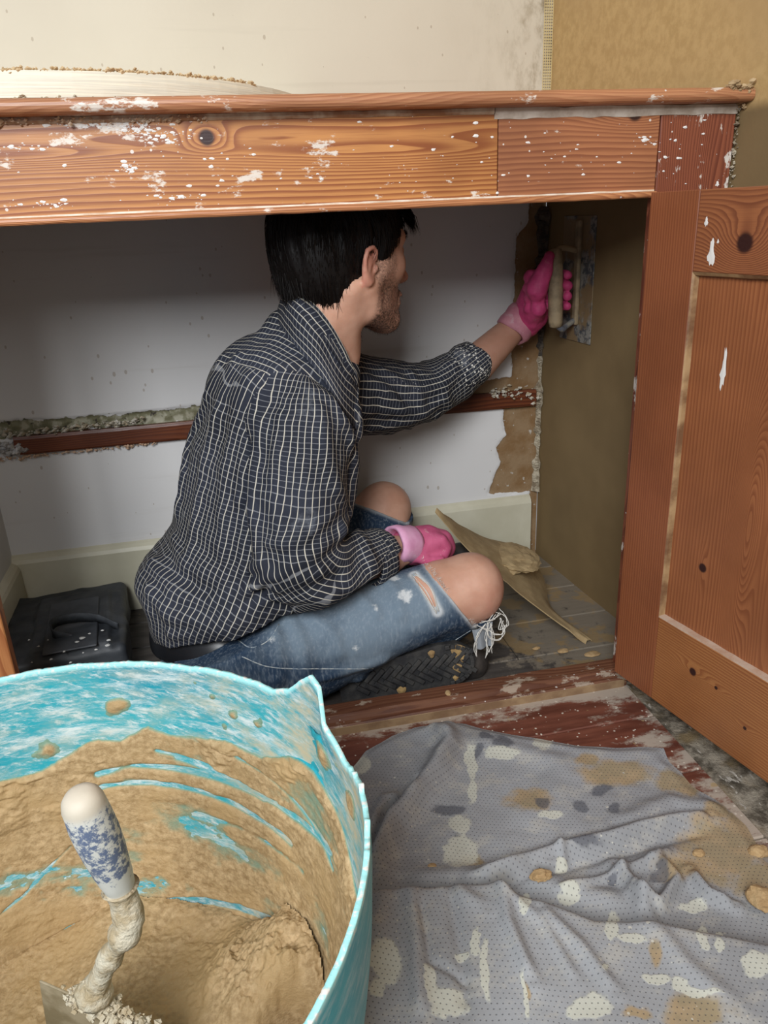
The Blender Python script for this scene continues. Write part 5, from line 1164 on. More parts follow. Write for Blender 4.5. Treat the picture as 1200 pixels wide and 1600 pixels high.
# collar
def strip_mesh(name, rows, mat, parent, th=0.0016, uvf=None):
    """rows: list of point lists (across) x along; closed slab of thickness th"""
    n = len(rows[0]); P = np.concatenate([spline(r, 36) for r in rows]); nr = len(rows); P = P.reshape(nr, 36, 3)
    P = np.stack([spline(P[:, j], 10) for j in range(36)], 1)      # 10 x 36
    du_ = np.gradient(P, axis=0); dv_ = np.gradient(P, axis=1); nm = np.cross(du_, dv_); nm /= np.linalg.norm(nm, axis=2, keepdims=True)
    P = P + nm * (0.0007 * vnoise(P[:, :, 0] * 60, P[:, :, 1] * 60, P[:, :, 2] * 60))[..., None]
    a = (P + nm * th).reshape(-1, 3); b = (P - nm * th).reshape(-1, 3); N = len(a); f1 = gridmesh(None, 10, 36); fs = f1.tolist() + (f1[:, ::-1] + N).tolist()
    per = [j for j in range(36)] + [i * 36 + 35 for i in range(1, 10)] + [9 * 36 + j for j in range(34, -1, -1)] + [i * 36 for i in range(8, 0, -1)]
    fs += [[per[i], per[i - 1], per[i - 1] + N, per[i] + N] for i in range(len(per))]
    o = mesh(name, np.concatenate([a, b]), fs, mat, parent, True)
    L = np.linalg.norm(np.diff(P[5], axis=0), axis=1); L = np.r_[0, np.cumsum(L)]; Wd = np.linalg.norm(np.diff(P[:, 18], axis=0), axis=1); Wd = np.r_[0, np.cumsum(Wd)]
    U = np.concatenate([np.stack(np.meshgrid(Wd, L, indexing='ij'), -1).reshape(-1, 2)] * 2); idx = np.concatenate([np.asarray(q) for q in fs]); setuv(o, U[idx])
    attr(o, 'spat', np.zeros(2 * N)); attr(o, 'dusty', np.zeros(2 * N)); return o
cs_ = SDF(); cs_.ops = list(shirt_s.ops[:9]) + [('a', Tub([(hp_(-0.028, 0, -0.03), 0.056 * HS), (hp_(-0.035, 0, -0.09), 0.055 * HS), (NB, 0.062)]), 0.02)]
def cpt(px, py, yb, off):
    h_ = cs_.hit(px, py)
    q_ = PY(px, py, yb)
    if h_ is not None and h_[1] < yb + 0.06: q_ = h_
    return q_ - unit(ray(px, py)) * off
top = [PY(470, 452, 1.46), PY(452, 450, 1.40), PY(446, 456, 1.345), cpt(468, 464, 1.29, .008), cpt(498, 488, 1.26, .008), cpt(527, 530, 1.26, .008), cpt(549, 572, 1.27, .008), cpt(560, 600, 1.30, .006)]
mid_ = [PY(462, 466, 1.47), PY(444, 468, 1.405), PY(438, 474, 1.345), cpt(458, 486, 1.29, .013), cpt(488, 514, 1.26, .014), cpt(516, 558, 1.26, .014), cpt(543, 605, 1.27, .013), cpt(558, 635, 1.30, .009)]
low = [PY(458, 484, 1.48), PY(438, 490, 1.41), PY(432, 500, 1.345), cpt(442, 514, 1.30, .013), cpt(469, 548, 1.27, .013), cpt(502, 588, 1.26, .013), cpt(536, 645, 1.27, .012), cpt(556, 672, 1.30, .006)]
strip_mesh('collar', [top, mid_, low], M_shirt, so)
band0 = [p_ + hU * 0.004 + unit(HC * V(1, 1, 0) - p_ * V(1, 1, 0) + 1e-6) * 0.004 for p_ in top]; band1 = [p_ - V(0, 0, 0.035) + unit(NB * V(1, 1, 0) - p_ * V(1, 1, 0)) * 0.004 for p_ in top]
strip_mesh('collar_stand', [band0, [(a + b) / 2 for a, b in zip(band0, band1)], band1], M_shirt, so)
# rolled cuffs
def cuff(name, c0, c1, r, parent, mat, n=48, fl=1.0, wob=0.002):
    c0 = np.asarray(c0); c1 = np.asarray(c1); d = unit(c1 - c0); a, b = frame(d); L = np.linalg.norm(c1 - c0); vs = []
    prof = [(0.0, r - 0.004), (0.0, r + 0.002), (L * .25, r + 0.0045), (L * .5, r + 0.003), (L * .8, r + 0.0045), (L, r + 0.002), (L + 0.001, r - 0.001), (L * .8, r - 0.003), (L * .3, r - 0.004)]
    for i, (h, rr_) in enumerate(prof):
        for k in range(n):
            t = 2 * math.pi * k / n; q = rr_ + wob * float(vnoise(t * 1.6, h * 60, r * 50)) ; vs.append(c0 + d * (h + wob * 0.8 * math.sin(2 * t + 1)) + q * (a * math.cos(t) + b * math.sin(t)))
    m_ = len(prof); fs = [[i * n + k, i * n + (k + 1) % n, ((i + 1) % m_) * n + (k + 1) % n, ((i + 1) % m_) * n + k] for i in range(m_) for k in range(n)]
    o = mesh(name, np.array(vs), fs, mat, parent, True)
    hs = np.cumsum([0] + [math.dist(prof[i], prof[i + 1]) for i in range(m_ - 1)]); uvs = []
    for i in range(m_):
        for k in range(n): t0, t1 = 2 * math.pi * k / n * r, 2 * math.pi * (k + 1) / n * r; h0 = hs[i]; h1 = hs[i + 1] if i + 1 < m_ else hs[i] + 0.006; uvs += [(t0, h0), (t1, h0), (t1, h1), (t0, h1)]
    setuv(o, uvs); z = np.zeros(len(vs)); attr(o, 'dusty', z); attr(o, 'spat', z + (0.6 if c1[0] > 0.4 else 0)); return o
cuff('cuff', PY(566, 879, 1.225), PY(593, 866, 1.25), 0.047, so, M_shirt)
cuff('cuff', PY(702, 594, 1.562), PY(738, 567, 1.577), 0.046, so, M_shirt)

# --- jeans --------------------------------------------------------------
je = SDF()
je.add(Tub([(PY(350, 985, 1.31), 0.140, 0.098), (PY(350, 1045, 1.31), 0.148, 0.105)], LAT), 0.03)
je.add(Tub([(nh, 0.105), (PY(465, 1020, 1.22), 0.094), (PY(600, 966, 1.21), 0.073), (PY(700, 928, 1.20), 0.0655), (nk, 0.063)]), 0.03)
je.add(Tub([(PY(728, 930, 1.215), 0.058), (PY(640, 1000, 1.27), 0.060), (PY(520, 1035, 1.36), 0.056)]), 0.03)
je.add(Tub([(fh, 0.095), (fk, 0.060)]), 0.03); je.add(Tub([(fk, 0.058), (PY(600, 900, 1.43), 0.058), (PY(575, 1030, 1.27), 0.048)]), 0.03)
je0 = SDF(); je0.ops = list(je.ops)
for L, w in (([(452, 965), (470, 1000), (480, 1060)], 1.2), ([(430, 990), (436, 1040), (425, 1080)], 1.1), ([(480, 960), (520, 990), (530, 1020)], .8), ([(360, 1010), (400, 1030), (420, 1060)], 1.0), ([(340, 1030), (370, 1045), (380, 1070)], 1.0), ([(600, 900), (620, 930), (625, 960)], .6), ([(560, 930), (590, 960)], .5), ([(560, 1060), (640, 1030), (720, 1000)], .7), ([(500, 1060), (600, 1030)], .6), ([(580, 790), (610, 805), (635, 815)], .8), ([(560, 800), (590, 820), (630, 830)], .9)):
    pts = [h_ + unit(ray(px, py)) * 0.0012 for px, py in spline([(a, b, 0) for a, b in L], 5)[:, :2] for h_ in [je0.hit(px, py)] if h_ is not None]
    if len(pts) > 1: je.add(Tub([(q, (0.004 + 0.004 * math.sin(math.pi * (i + .4) / len(pts))) * w) for i, q in enumerate(pts)]), 0.018)
WB = PY(280, 1042, 1.20); WN = unit(np.cross(PY(395, 996, 1.17) - WB, V(0, 1, 0))); WN = WN if WN[2] > 0 else -WN
je.ops.append(('i', Half(WB + WN * 0.004, WN), 0.004))
# torn knees
A1, B1 = PY(657, 874, 1.15), PY(742, 982, 1.15); dv = unit(B1 - A1); vw = unit(ray(700, 925))
cutn = unit(np.cross(dv, vw)); cutn = cutn if cutn @ (nk - A1 + V(.1, 0, 0)) > 0 else -cutn
class Lim:
    def __init__(s, half, ell): s.h = half; s.e = ell; s.c = ell.c; s.R = ell.R
    def __call__(s, P): return np.maximum(-s.h(P), s.e(P))
je.sub(Lim(Half(A1 + cutn * 0.0, cutn), Ell(nk + V(.02, -.02, .03), (0.13, 0.11, 0.085))), 0.002)
A2, B2 = PY(560, 788, 1.48), PY(638, 818, 1.48); dv2 = unit(B2 - A2); n2 = unit(np.cross(dv2, unit(ray(600, 800)))); n2 = n2 if n2[2] > 0 else -n2
je.sub(Lim(Half(A2, n2), Ell(fk + V(0.01, -0.01, .05), (0.10, 0.10, 0.075))), 0.002)
sl0, sl1, slm = [q if q is not None else PY(*w) for q, w in ((je0.hit(646, 897), (646, 897, 1.15)), (je0.hit(684, 956), (684, 956, 1.14)), (je0.hit(668, 924), (668, 924, 1.14)))]
je.sub(Tub([(sl0, 0.0035), (slm, 0.0085), (sl1, 0.003)]), 0.002)
je.sub(Half(PY(300, 1030, 1.2), V(-0.62, 0.15, -0.75) * -1), 0.003) if False else None
jew = lambda P: 0.0018 * fbm(P[:, 0] * 24, P[:, 1] * 24, P[:, 2] * 24, 3) + 0.0005 * vnoise(P[:, 0] * 120, P[:, 1] * 120, P[:, 2] * 120)
je.disp = lambda P: jew(P.astype(float))
m = Mt('faded_denim', 0.85, spec=0.15); p = m.pos()
fd = m.math('ADD', m.noise(9, p, 5, 0.6), m.math('MULTIPLY', m.attr('fade'), 0.28))
c = m.mix(m.ramp(fd, 0.42, 0.78), (0.026, 0.050, 0.092), (0.17, 0.225, 0.28))
c = m.mix(m.math('MULTIPLY', m.ramp(m.noise(240, m.pos((1, 1, 0.25)), 3), 0.45, 0.75), 0.4), c, (0.30, 0.35, 0.40))
wp_ = m.math('ADD', m.attr('paint'), m.math('MULTIPLY', m.math('SUBTRACT', m.noise(90, p, 6, 0.7), 0.5), 1.6)); c = m.mix(m.math('MULTIPLY', m.ramp(wp_, 0.25, 0.7), 0.85), c, (0.68, 0.70, 0.70))
c = m.mix(m.math('MULTIPLY', m.attr('rim'), 0.75), c, (0.66, 0.68, 0.68))
m.col(c); m.bump(m.math('ADD', m.noise(420, p, 3), m.math('MULTIPLY', m.noise(70, p, 4), 1.5)), 0.35, 0.001); M_den = m.m
jo, jv, jf = sdfobj('jeans', je, (-0.28, 1.02, -0.03), (0.56, 1.665, 0.36), 0.0030, M_den, person)
def near(P, a, r): return np.exp(-(np.linalg.norm(P - a, axis=1) / r) ** 2)
def ph(x, y):
    q = je0.hit(x, y); return V(9, 9, 9) if q is None else q
attr(jo, 'fade', near(jv, ph(560, 960), .09) + near(jv, ph(460, 1000), .05) + 0.8 * near(jv, ph(640, 940), .06) - 0.9 * near(jv, ph(500, 1080), .05) - 0.8 * (jv[:, 1] > 1.40))
attr(jo, 'paint', 0.9 * near(jv, ph(632, 932), .014) + 0.75 * near(jv, ph(615, 905), .013) + .6 * near(jv, ph(585, 952), .008) + .5 * near(jv, ph(425, 1000), .01) + .5 * near(jv, ph(555, 1010), .008) + 0.6 * near(jv, ph(660, 915), .010))
attr(jo, 'rim', np.clip(np.exp(-(np.abs((jv - A1) @ cutn) / 0.0045) ** 2) * (np.linalg.norm(jv - nk, axis=1) < 0.11) * (jv[:, 1] < 1.3) + 0.7 * np.exp(-(np.abs((jv - A2) @ n2) / 0.0045) ** 2) * (np.linalg.norm(jv - fk, axis=1) < 0.09) + np.exp(-((polydist3(jv, [sl0, slm, sl1]) - 0.006) / 0.004) ** 2), 0, 1))
# side seam and belt loop
M_stitch = plain('stitched_seam', (0.24, 0.30, 0.36), 0.85, (0.50, 0.52, 0.50), 160)
def onsurf(sd, L, n, off=-0.0005, r=0):
    return [q + unit(ray(px, py)) * off for px, py in spline([(a, b, 0) for a, b in L], n)[:, :2] for q in [sd.hit(px, py)] if q is not None]
q = onsurf(je, [(378, 1026), (420, 1042), (500, 1045), (600, 1043), (660, 1030), (735, 985)], 46, -0.0008)
mesh('seam', *tube(q, 0.0011, 6), M_stitch, jo, True)
q = onsurf(je, [(372, 1000), (392, 1012), (420, 1000), (436, 975)], 16, -0.0008); mesh('seam', *tube(q, 0.0010, 6), M_stitch, jo, True)
# frayed threads at the near knee
M_thread = plain('white_thread', (0.72, 0.70, 0.64), 0.9)
def thread(L, r=0.0006, seed=0):
    rs_ = np.random.RandomState(seed); P = spline([PY(*a) for a in L], 34); P = P + 0.0007 * np.stack([vnoise(np.arange(34) * 0.5, seed + k * 9.3) for k in range(3)], 1); return tube(P, r, 5)
g = G()
for s_, L in enumerate([[(778, 955, 1.165), (790, 962, 1.16), (794, 976, 1.155), (780, 984, 1.155), (786, 968, 1.16)], [(745, 978, 1.15), (762, 985, 1.15), (768, 998, 1.15), (780, 1000, 1.15), (788, 985, 1.15), (782, 966, 1.155)], [(770, 962, 1.16), (762, 976, 1.155), (768, 990, 1.15), (785, 992, 1.15), (790, 978, 1.15)],
                      [(752, 972, 1.15), (770, 968, 1.155), (782, 958, 1.16)], [(760, 975, 1.15), (748, 992, 1.15), (742, 1012, 1.15), (744, 1026, 1.15)], [(764, 975, 1.15), (760, 995, 1.15), (764, 1015, 1.15), (760, 1026, 1.15)], [(768, 974, 1.15), (770, 1000, 1.15), (766, 1020, 1.15)]]):
    for k in range(3 if s_ > 3 else 2): g.add(*thread([(a + rsx, b + rsy, c_) for (a, b, c_), rsx, rsy in zip(L, rs.randn(len(L)) * 1.6, rs.randn(len(L)) * 1.6)], 0.0007, s_ * 7 + k))
for k in range(150):
    a = lerp(A1, B1, rs.rand()) ; a = a + cutn * 0.001; e = a + cutn * (0.002 + 0.005 * rs.rand()) + rs.randn(3) * 0.002 - unit(ray(700, 925)) * 0.002; g.add(*tube([a - unit(ray(700, 925)) * 0.001, (a + e) / 2 + rs.randn(3) * 0.0008, e], 0.00025, 3))
th_ = g.obj('frayed_threads', M_thread, jo, True); th_['kind'] = 'stuff'
g = G()
for k in range(7):
    o1 = rs.randn(3) * 0.0008; g.add(*tube(spline([sl0 + cutn * -0.004 + o1, slm - cutn * (0.009 - 0.0012 * k) - vw * 0.003 + o1, sl1 - cutn * 0.003 + o1], 14), 0.0004, 4))
for k in range(5):
    o1 = rs.randn(3) * 0.0008; g.add(*tube(spline([sl0 + cutn * 0.003 + o1, slm + cutn * (0.009 - 0.0005 * k) - vw * 0.003 + o1, sl1 + cutn * 0.002 + o1], 14), 0.0004, 4))
th_ = g.obj('frayed_threads', M_thread, jo, True); th_['kind'] = 'stuff'
# frayed patch of denim hanging under the knee
hpv = [PY(738, 985, 1.155), PY(770, 972, 1.16), PY(768, 1010, 1.158), PY(745, 1014, 1.155)]
pp = np.array([lerp(lerp(hpv[0], hpv[1], u), lerp(hpv[3], hpv[2], u), v) + V(0, -0.004 * math.sin(u * 6), 0) for u in np.linspace(0, 1, 12) for v in np.linspace(0, 1, 12)]); pq = pp + V(0, 0.0018, 0)
zz_ = np.zeros(288); hd = mesh('torn_flap', np.concatenate([pp, pq]), gridmesh(None, 12, 12).tolist() + (gridmesh(None, 12, 12) + 144).tolist(), M_den, jo, True)
attr(hd, 'rim', zz_ + 0.5); attr(hd, 'fade', zz_); attr(hd, 'paint', zz_)
# belt with loop and leather patch
bl = SDF(); bl.add(Tub([(PY(328, 1000, 1.30), 0.140, 0.098), (PY(338, 1035, 1.30), 0.144, 0.102)], LAT), 0.01)
bl.sub(Half(WB, -WN), 0.002); bl.sub(Half(WB + WN * 0.042, WN).__class__(WB + WN * 0.042, -WN * -1), 0.002) if False else None
bl.ops.append(('i', Half(WB + WN * 0.040, WN), 0.002)); bl.ops[1] = ('i', Half(WB, -WN), 0.002)
sdfobj('belt', bl, (-0.30, 1.05, -0.02), (0.22, 1.58, 0.25), 0.003, plain('black_leather', (0.012, 0.013, 0.016), 0.35), person)
q0 = bl.hit(326, 1000) ; q1 = bl.hit(348, 1030)
if q0 is not None and q1 is not None:
    d_ = unit(q1 - q0); w_ = unit(np.cross(d_, vw)); o = -vw * 0.002
    hd = mesh('belt_loop', *rbox((-0.012, -0.0045, -0.0015), (np.linalg.norm(q1 - q0) + 0.008, 0.0045, 0.0015), 0.001, np.array([d_, w_, np.cross(d_, w_)]), q0 + o), M_den, jo); z8 = np.zeros(len(hd.data.vertices))
    attr(hd, 'rim', z8); attr(hd, 'fade', z8 + .3); attr(hd, 'paint', z8)

# --- gloves -------------------------------------------------------------
def glove_mat(name, a, b, b2):
    m = Mt(name, 0.55, spec=0.3); p = m.pos(); c = m.mix(m.ramp(m.noise(30, p, 5, 0.6), 0.35, 0.65), a, b); c = m.mix(m.math('MULTIPLY', m.ramp(m.noise(45, p, 6, 0.7), 0.58, 0.68), 0.6), c, b2); m.col(c); m.bump(m.noise(70, p, 4), 0.3, 0.0012); return m.m
M_gl = glove_mat('pink_glove', (0.60, 0.13, 0.25), (0.50, 0.09, 0.19), (0.66, 0.36, 0.40)); M_gc = glove_mat('pale_pink_cuff', (0.75, 0.40, 0.58), (0.66, 0.30, 0.48), (0.80, 0.62, 0.70))
M_gd = glove_mat('bright_pink_glove', (0.66, 0.075, 0.22), (0.50, 0.05, 0.16), (0.60, 0.30, 0.32)); M_gcd = glove_mat('faded_pink_cuff', (0.58, 0.26, 0.30), (0.50, 0.18, 0.24), (0.62, 0.42, 0.44))
gs = SDF(); y0 = 1.29
gs.add(Tub([(PY(640, 853, 1.285), 0.036), (PY(668, 851, 1.295), 0.037), (PY(686, 852, 1.30), 0.031)]), 0.02)
for i in range(4):
    yy_ = 1.272 + i * 0.0195; r_ = (0.0098, 0.0105, 0.0105, 0.009)[i]; dx = (0, 3, 2, -3)[i]
    gs.add(Tub([(PY(672 + dx, 846, yy_), r_ + .002), (PY(690 + dx, 844, yy_), r_ + 0.001), (PY(697 + dx, 856, yy_ - .002), r_), (PY(690 + dx, 873, yy_ - .004), r_), (PY(674 + dx, 880, yy_ - .004), r_ - .001)]), 0.010)
gs.add(Tub([(PY(650, 866, 1.262), 0.013), (PY(668, 876, 1.255), 0.011), (PY(686, 876, 1.256), 0.010)]), 0.006)
gs.disp = lambda P: 0.0012 * vnoise(P[:, 0] * 60, P[:, 1] * 60, P[:, 2] * 60)
gr_, _, _ = sdfobj('glove', gs, (0.22, 1.18, 0.17), (0.42, 1.40, 0.34), 0.0020, M_gl, person); gr_['label'] = 'pink rubber glove on the hand resting behind the bare knee'
cuff('glove_cuff', PY(612, 850, 1.262), PY(644, 851, 1.284), 0.0315, gr_, M_gc, fl=1, wob=0.003)
# trowel geometry first, the grip follows the handle
hx = 0.681; H0 = PX(868, 398, hx); H1 = PX(868, 503, hx); hd_ = unit(H1 - H0)
gl = SDF(); wr_ = fw
kn = lambda t, dx, dy: lerp(H0, H1, t) + V(dx, dy, 0)
gl.add(Tub([(PY(818, 502, 1.598), 0.034, 0.028), (PY(832, 478, 1.59), 0.040, 0.026), (PY(846, 446, 1.57), 0.036, 0.022)], np.array([0.2, 0.3, 0.93], np.float32)), 0.015)
gl.add(Ell(PY(836, 470, 1.575), (0.034, 0.030, 0.045)), 0.02)
gl.add(Tub([(PY(826, 500, 1.59), 0.025), (kn(0.80, -0.030, 0.016), 0.016)]), 0.03)
for i in range(4):
    t_ = 0.30 + 0.155 * i; r_ = (0.0100, 0.0105, 0.0102, 0.0088)[i]
    gl.add(Tub([(kn(t_ + .03, -0.040, 0.035), r_ + .004), (kn(t_, -0.012, 0.034), r_ + .001), (kn(t_, 0.017, 0.022), r_), (kn(t_, 0.021, -0.004), r_), (kn(t_, 0.019, -0.016), r_ - .001)]), 0.0035)
gl.add(Tub([(kn(0.50, -0.038, 0.004), 0.022), (kn(0.20, -0.026, -0.008), 0.016), (kn(0.02, -0.018, -0.010), 0.0105)]), 0.022)
gl.sub(Tub([(H0 - hd_ * 0.03, 0.0155), (H1 + hd_ * 0.03, 0.0155)]), 0.002)
gl.disp = lambda P: 0.0012 * vnoise(P[:, 0] * 50, P[:, 1] * 50, P[:, 2] * 80) + 0.0008 * vnoise(P[:, 0] * 140, P[:, 1] * 30, P[:, 2] * 140)
gv, _, _ = sdfobj('glove', gl, (0.55, 1.42, 0.52), (0.735, 1.665, 0.78), 0.0020, M_gd, person); gv['label'] = 'bright pink rubber glove gripping the trowel handle'
cuff('glove_cuff', PY(797, 520, 1.59), PY(822, 492, 1.597), 0.0345, gv, M_gcd, wob=0.004)

# --- boot: sole turned towards the viewer under the near thigh
M_rub = plain('black_rubber', (0.018, 0.018, 0.020), 0.7, (0.05, 0.048, 0.045), 40, 0.5); M_mud = plain('dry_mud', (0.38, 0.25, 0.10), 0.9, (0.28, 0.18, 0.08), 60, 0.6)
M_bl = plain('boot_leather', (0.022, 0.020, 0.020), 0.6, (0.06, 0.05, 0.042), 30, 0.4)
ub = SDF(); ub.add(Tub([(PY(545, 1062, 1.235), 0.040), (PY(620, 1055, 1.225), 0.040), (PY(735, 1035, 1.20), 0.034)]), 0.02); ub.add(Tub([(PY(560, 1045, 1.245), 0.042), (PY(575, 1015, 1.275), 0.046)]), 0.02)
boot, _, _ = sdfobj('boot', ub, (0.10, 1.12, -0.03), (0.50, 1.36, 0.18), 0.003, M_bl, person); boot['label'] = 'black work boot with lugged sole under the thigh'
so0 = PY(640, 1052, 1.168); so1 = PY(740, 1030, 1.160); ex = unit(so1 - so0); ey = unit(V(0.05, -1, 0.12) - ex * (V(0.05, -1, 0.12) @ ex)); ez = np.cross(ex, ey); ez = ez if ez[2] > 0 else -ez; SA = np.array([ex, ey, ez])
olp = [(-0.13, -0.030), (-0.125, -0.036), (-0.06, -0.034), (0.0, -0.040), (0.06, -0.046), (0.095, -0.040), (0.118, -0.022), (0.124, 0.0), (0.118, 0.022), (0.095, 0.038), (0.06, 0.043), (0.0, 0.038), (-0.06, 0.032), (-0.125, 0.034), (-0.13, 0.028)]
olp = [(a, b) for a, b in olp]; n_ = len(olp)
vs = [so0 + ex * a + ez * b + ey * t for t in (-0.016, 0.0) for a, b in olp]; fs = [list(range(n_)), list(range(n_, 2 * n_))[::-1]] + [[i, (i + 1) % n_, n_ + (i + 1) % n_, n_ + i] for i in range(n_)]
sole = mesh('sole', np.array(vs), fs, M_rub, boot)
g = G(); g2 = G()
for i in range(15):
    for j in (-1, 1):
        a = -0.115 + i * 0.0165
        if abs(a) > 0.112: continue
        wdt = 0.030 if a > 0 else 0.026
        d1 = unit(ex * 0.75 + ez * j * 0.66); d2 = unit(np.cross(d1, ey)); c0 = so0 + ex * a + ez * j * 0.003 + ey * 0.0
        g.add(*rbox((0, -0.0042, 0), (wdt, 0.0042, 0.006), 0.001, np.array([d1, d2, ey]), c0))
for i in range(14): t_ = i / 13 * math.pi - math.pi / 2; c0 = so0 + ex * (0.075 + 0.042 * math.cos(t_)) + ez * 0.036 * math.sin(t_); g.add(*rbox((-0.004, -0.0045, 0), (0.004, 0.0045, 0.006), 0.001, np.array([unit(ex * math.cos(t_) + ez * math.sin(t_)), unit(np.cross(ex * math.cos(t_) + ez * math.sin(t_), ey)), ey]), c0))
t_ = g.obj('tread_lugs', M_rub, sole); t_['kind'] = 'stuff'
g = G()
for (a, b, r_) in ((0.094, 0.022, .012), (0.088, -0.010, .008), (0.082, -0.028, .005), (0.10, 0.008, .006), (-0.02, -0.030, .008), (0.045, 0.030, .006)):
    vs = [so0 + ex * (a + r_ * math.cos(t) * (1 + .3 * math.sin(3 * t))) + ez * (b + 1.3 * r_ * math.sin(t)) + ey * 0.0035 for t in np.linspace(0, 2 * math.pi, 12, endpoint=False)] + [so0 + ex * a + ez * b + ey * 0.0065]; g.add(vs, [[i, (i + 1) % 12, 12] for i in range(12)])
t_ = g.obj('mud', M_mud, sole); t_['kind'] = 'stuff'
ub2 = SDF(); ub2.add(Tub([(PY(560, 985, 1.42), 0.040), (PY(640, 900, 1.45), 0.040), (PY(720, 872, 1.44), 0.034)]), 0.02)
b2, _, _ = sdfobj('boot', ub2, (0.10, 1.36, 0.0), (0.60, 1.50, 0.27), 0.004, M_bl, person); b2['label'] = 'black work boot behind the gloved hand'

# ------------------------------------------------------------------ plastering trowel on the right wall
pt = thing('plastering_trowel', 'plastering trowel with mottled steel blade held flat against the tan side wall', 'trowel', (0.72, 1.52, 0.55))
ty0, ty1, tz0, tz1 = 1.463, 1.600, 0.552, 0.800
wd = unit(V(XR(ty1) - XR(ty0), ty1 - ty0, 0)); wn = V(-wd[1], wd[0], 0); wn = wn if wn[0] < 0 else -wn; AXW = np.array([wd, V(0, 0, 1), wn]); OW = V(XR(ty0), ty0, 0)
m = Mt('mottled_steel', 0.45, spec=0.5); p = m.pos(); c = m.mix(m.ramp(m.noise(50, p, 6, 0.7), 0.45, 0.55), (0.07, 0.08, 0.09), (0.27, 0.26, 0.23)); c = m.mix(m.ramp(m.noise(18, p, 4), 0.46, 0.56), c, (0.24, 0.165, 0.085)); m.col(c); m.bump(m.noise(90, p, 5), 0.5, 0.0015)
mesh('blade', *rbox((0, tz0, 0.0006), (0.125, tz1, 0.0026), 0.0008, AXW, OW), m.m, pt)
M_woodh = plain('muddy_wooden_handle', (0.36, 0.27, 0.16), 0.7, (0.20, 0.15, 0.09), 40, 0.5)
yb = 0.055
mesh('spine', *rbox((yb - 0.008, tz0 + 0.035, 0.0026), (yb + 0.008, tz1 - 0.008, 0.012), 0.003, AXW, OW, 2), M_woodh, pt)
mesh('handle', *lathe([(-0.012, 0.006), (-0.010, 0.012), (0.0, 0.0145), (np.linalg.norm(H1 - H0) * .5, 0.0152), (np.linalg.norm(H1 - H0), 0.0145), (np.linalg.norm(H1 - H0) + 0.010, 0.012), (np.linalg.norm(H1 - H0) + 0.012, 0.006)], 24, H0, hd_), M_woodh, pt, True)
spn = lambda z: OW + wd * yb + wn * 0.008 + V(0, 0, z)
mesh('bracket', *tube(spline([H1 + hd_ * 0.004, H1 + hd_ * 0.016 + wn * -0.015, (H1 + spn(tz0 + .06)) / 2 + V(0, 0, -.02), spn(tz0 + 0.045)], 14), 0.006, 10), plain('blue_grey_steel', (0.10, 0.11, 0.14), 0.5, (0.3, 0.27, 0.2), 60), pt, True)
mesh('bracket', *tube(spline([H0 - hd_ * 0.004, H0 - hd_ * 0.012 - wn * 0.012, spn(H0[2] + 0.005)], 10), 0.006, 10), M_woodh, pt, True)

# ------------------------------------------------------------------ hardboard offcut, tool bag
q = [PY(680, 798, 1.60), PY(912, 1004, 1.245), PZ(958, 985, 0.004), PY(800, 838, 1.62)]
q[1] = PZ(912, 1004, 0.003)
n_ = 40; A_, B_ = np.meshgrid(np.linspace(0, 1, n_), np.linspace(0, 1, 14), indexing='ij')
edge_a = spline([PY(680, 798, 1.42), PY(720, 846, 1.375), PY(790, 908, 1.32), PY(850, 955, 1.28), PZ(915, 1004, 0.004)], n_)
edge_b = spline([PY(686, 800, 1.43), PY(755, 838, 1.50), PY(815, 858, 1.51), PY(848, 900, 1.46), PY(862, 950, 1.36), PZ(925, 1000, 0.005)], n_)
edge_b[:, 2] = np.maximum(edge_b[:, 2], 0.004)
top_ = np.array([lerp(edge_a[i], edge_b[i], t) + V(0, 0, 0.006 * math.sin(math.pi * t) + 0.002 * float(vnoise(i * .4, t * 4))) for i in range(n_) for t in np.linspace(0, 1, 14)])
N = len(top_); bot = top_ - V(0, 0, 0.003); f1 = gridmesh(None, n_, 14); per = [i * 14 for i in range(n_)] + [(n_ - 1) * 14 + j for j in range(1, 14)] + [i * 14 + 13 for i in range(n_ - 2, -1, -1)] + [j for j in range(12, 0, -1)]
M_board = plain('tan_board', (0.43, 0.31, 0.16), 0.85, (0.34, 0.235, 0.115), 30, 0.5)
ob = mesh('board_offcut', np.concatenate([top_, bot]), f1.tolist() + (f1[:, ::-1] + N).tolist() + [[per[i], per[i - 1], per[i - 1] + N, per[i] + N] for i in range(len(per))], M_board, smooth=False)
tag(ob, 'thin tan board offcut propped on the dark floor beside the bare knee', 'board')
o = lump('plaster_lump', (edge_a[18] + edge_b[18]) / 2 + V(0.005, 0.004, 0.006), (.052, .078, .015), 77, M_board, None, n=4); tag(o, 'flattened tan plaster slab lying on the propped board offcut', 'plaster lump')
for i, (px, py, rx, lab) in enumerate([(880, 1017, .012, 'curled tan plaster flake in front of the board offcut'), (925, 1022, .016, 'tan plaster flake near the open door, on the dark floor'), (838, 1013, .008, 'small tan plaster flake on the dark floor beside the sole')]):
    o = lump('plaster_flake', PZ(px, py, 0.003), (rx, rx * .6, .003), 50 + i, M_lump, None, n=2); tag(o, lab, 'plaster flake', 'plaster flakes on the cupboard floor')
o = lump('plaster_flake', PZ(700, 1084, 0.026), (.006, .008, .005), 59, M_lump, None, n=2); tag(o, 'small plaster crumb lying on the wooden threshold', 'plaster flake')

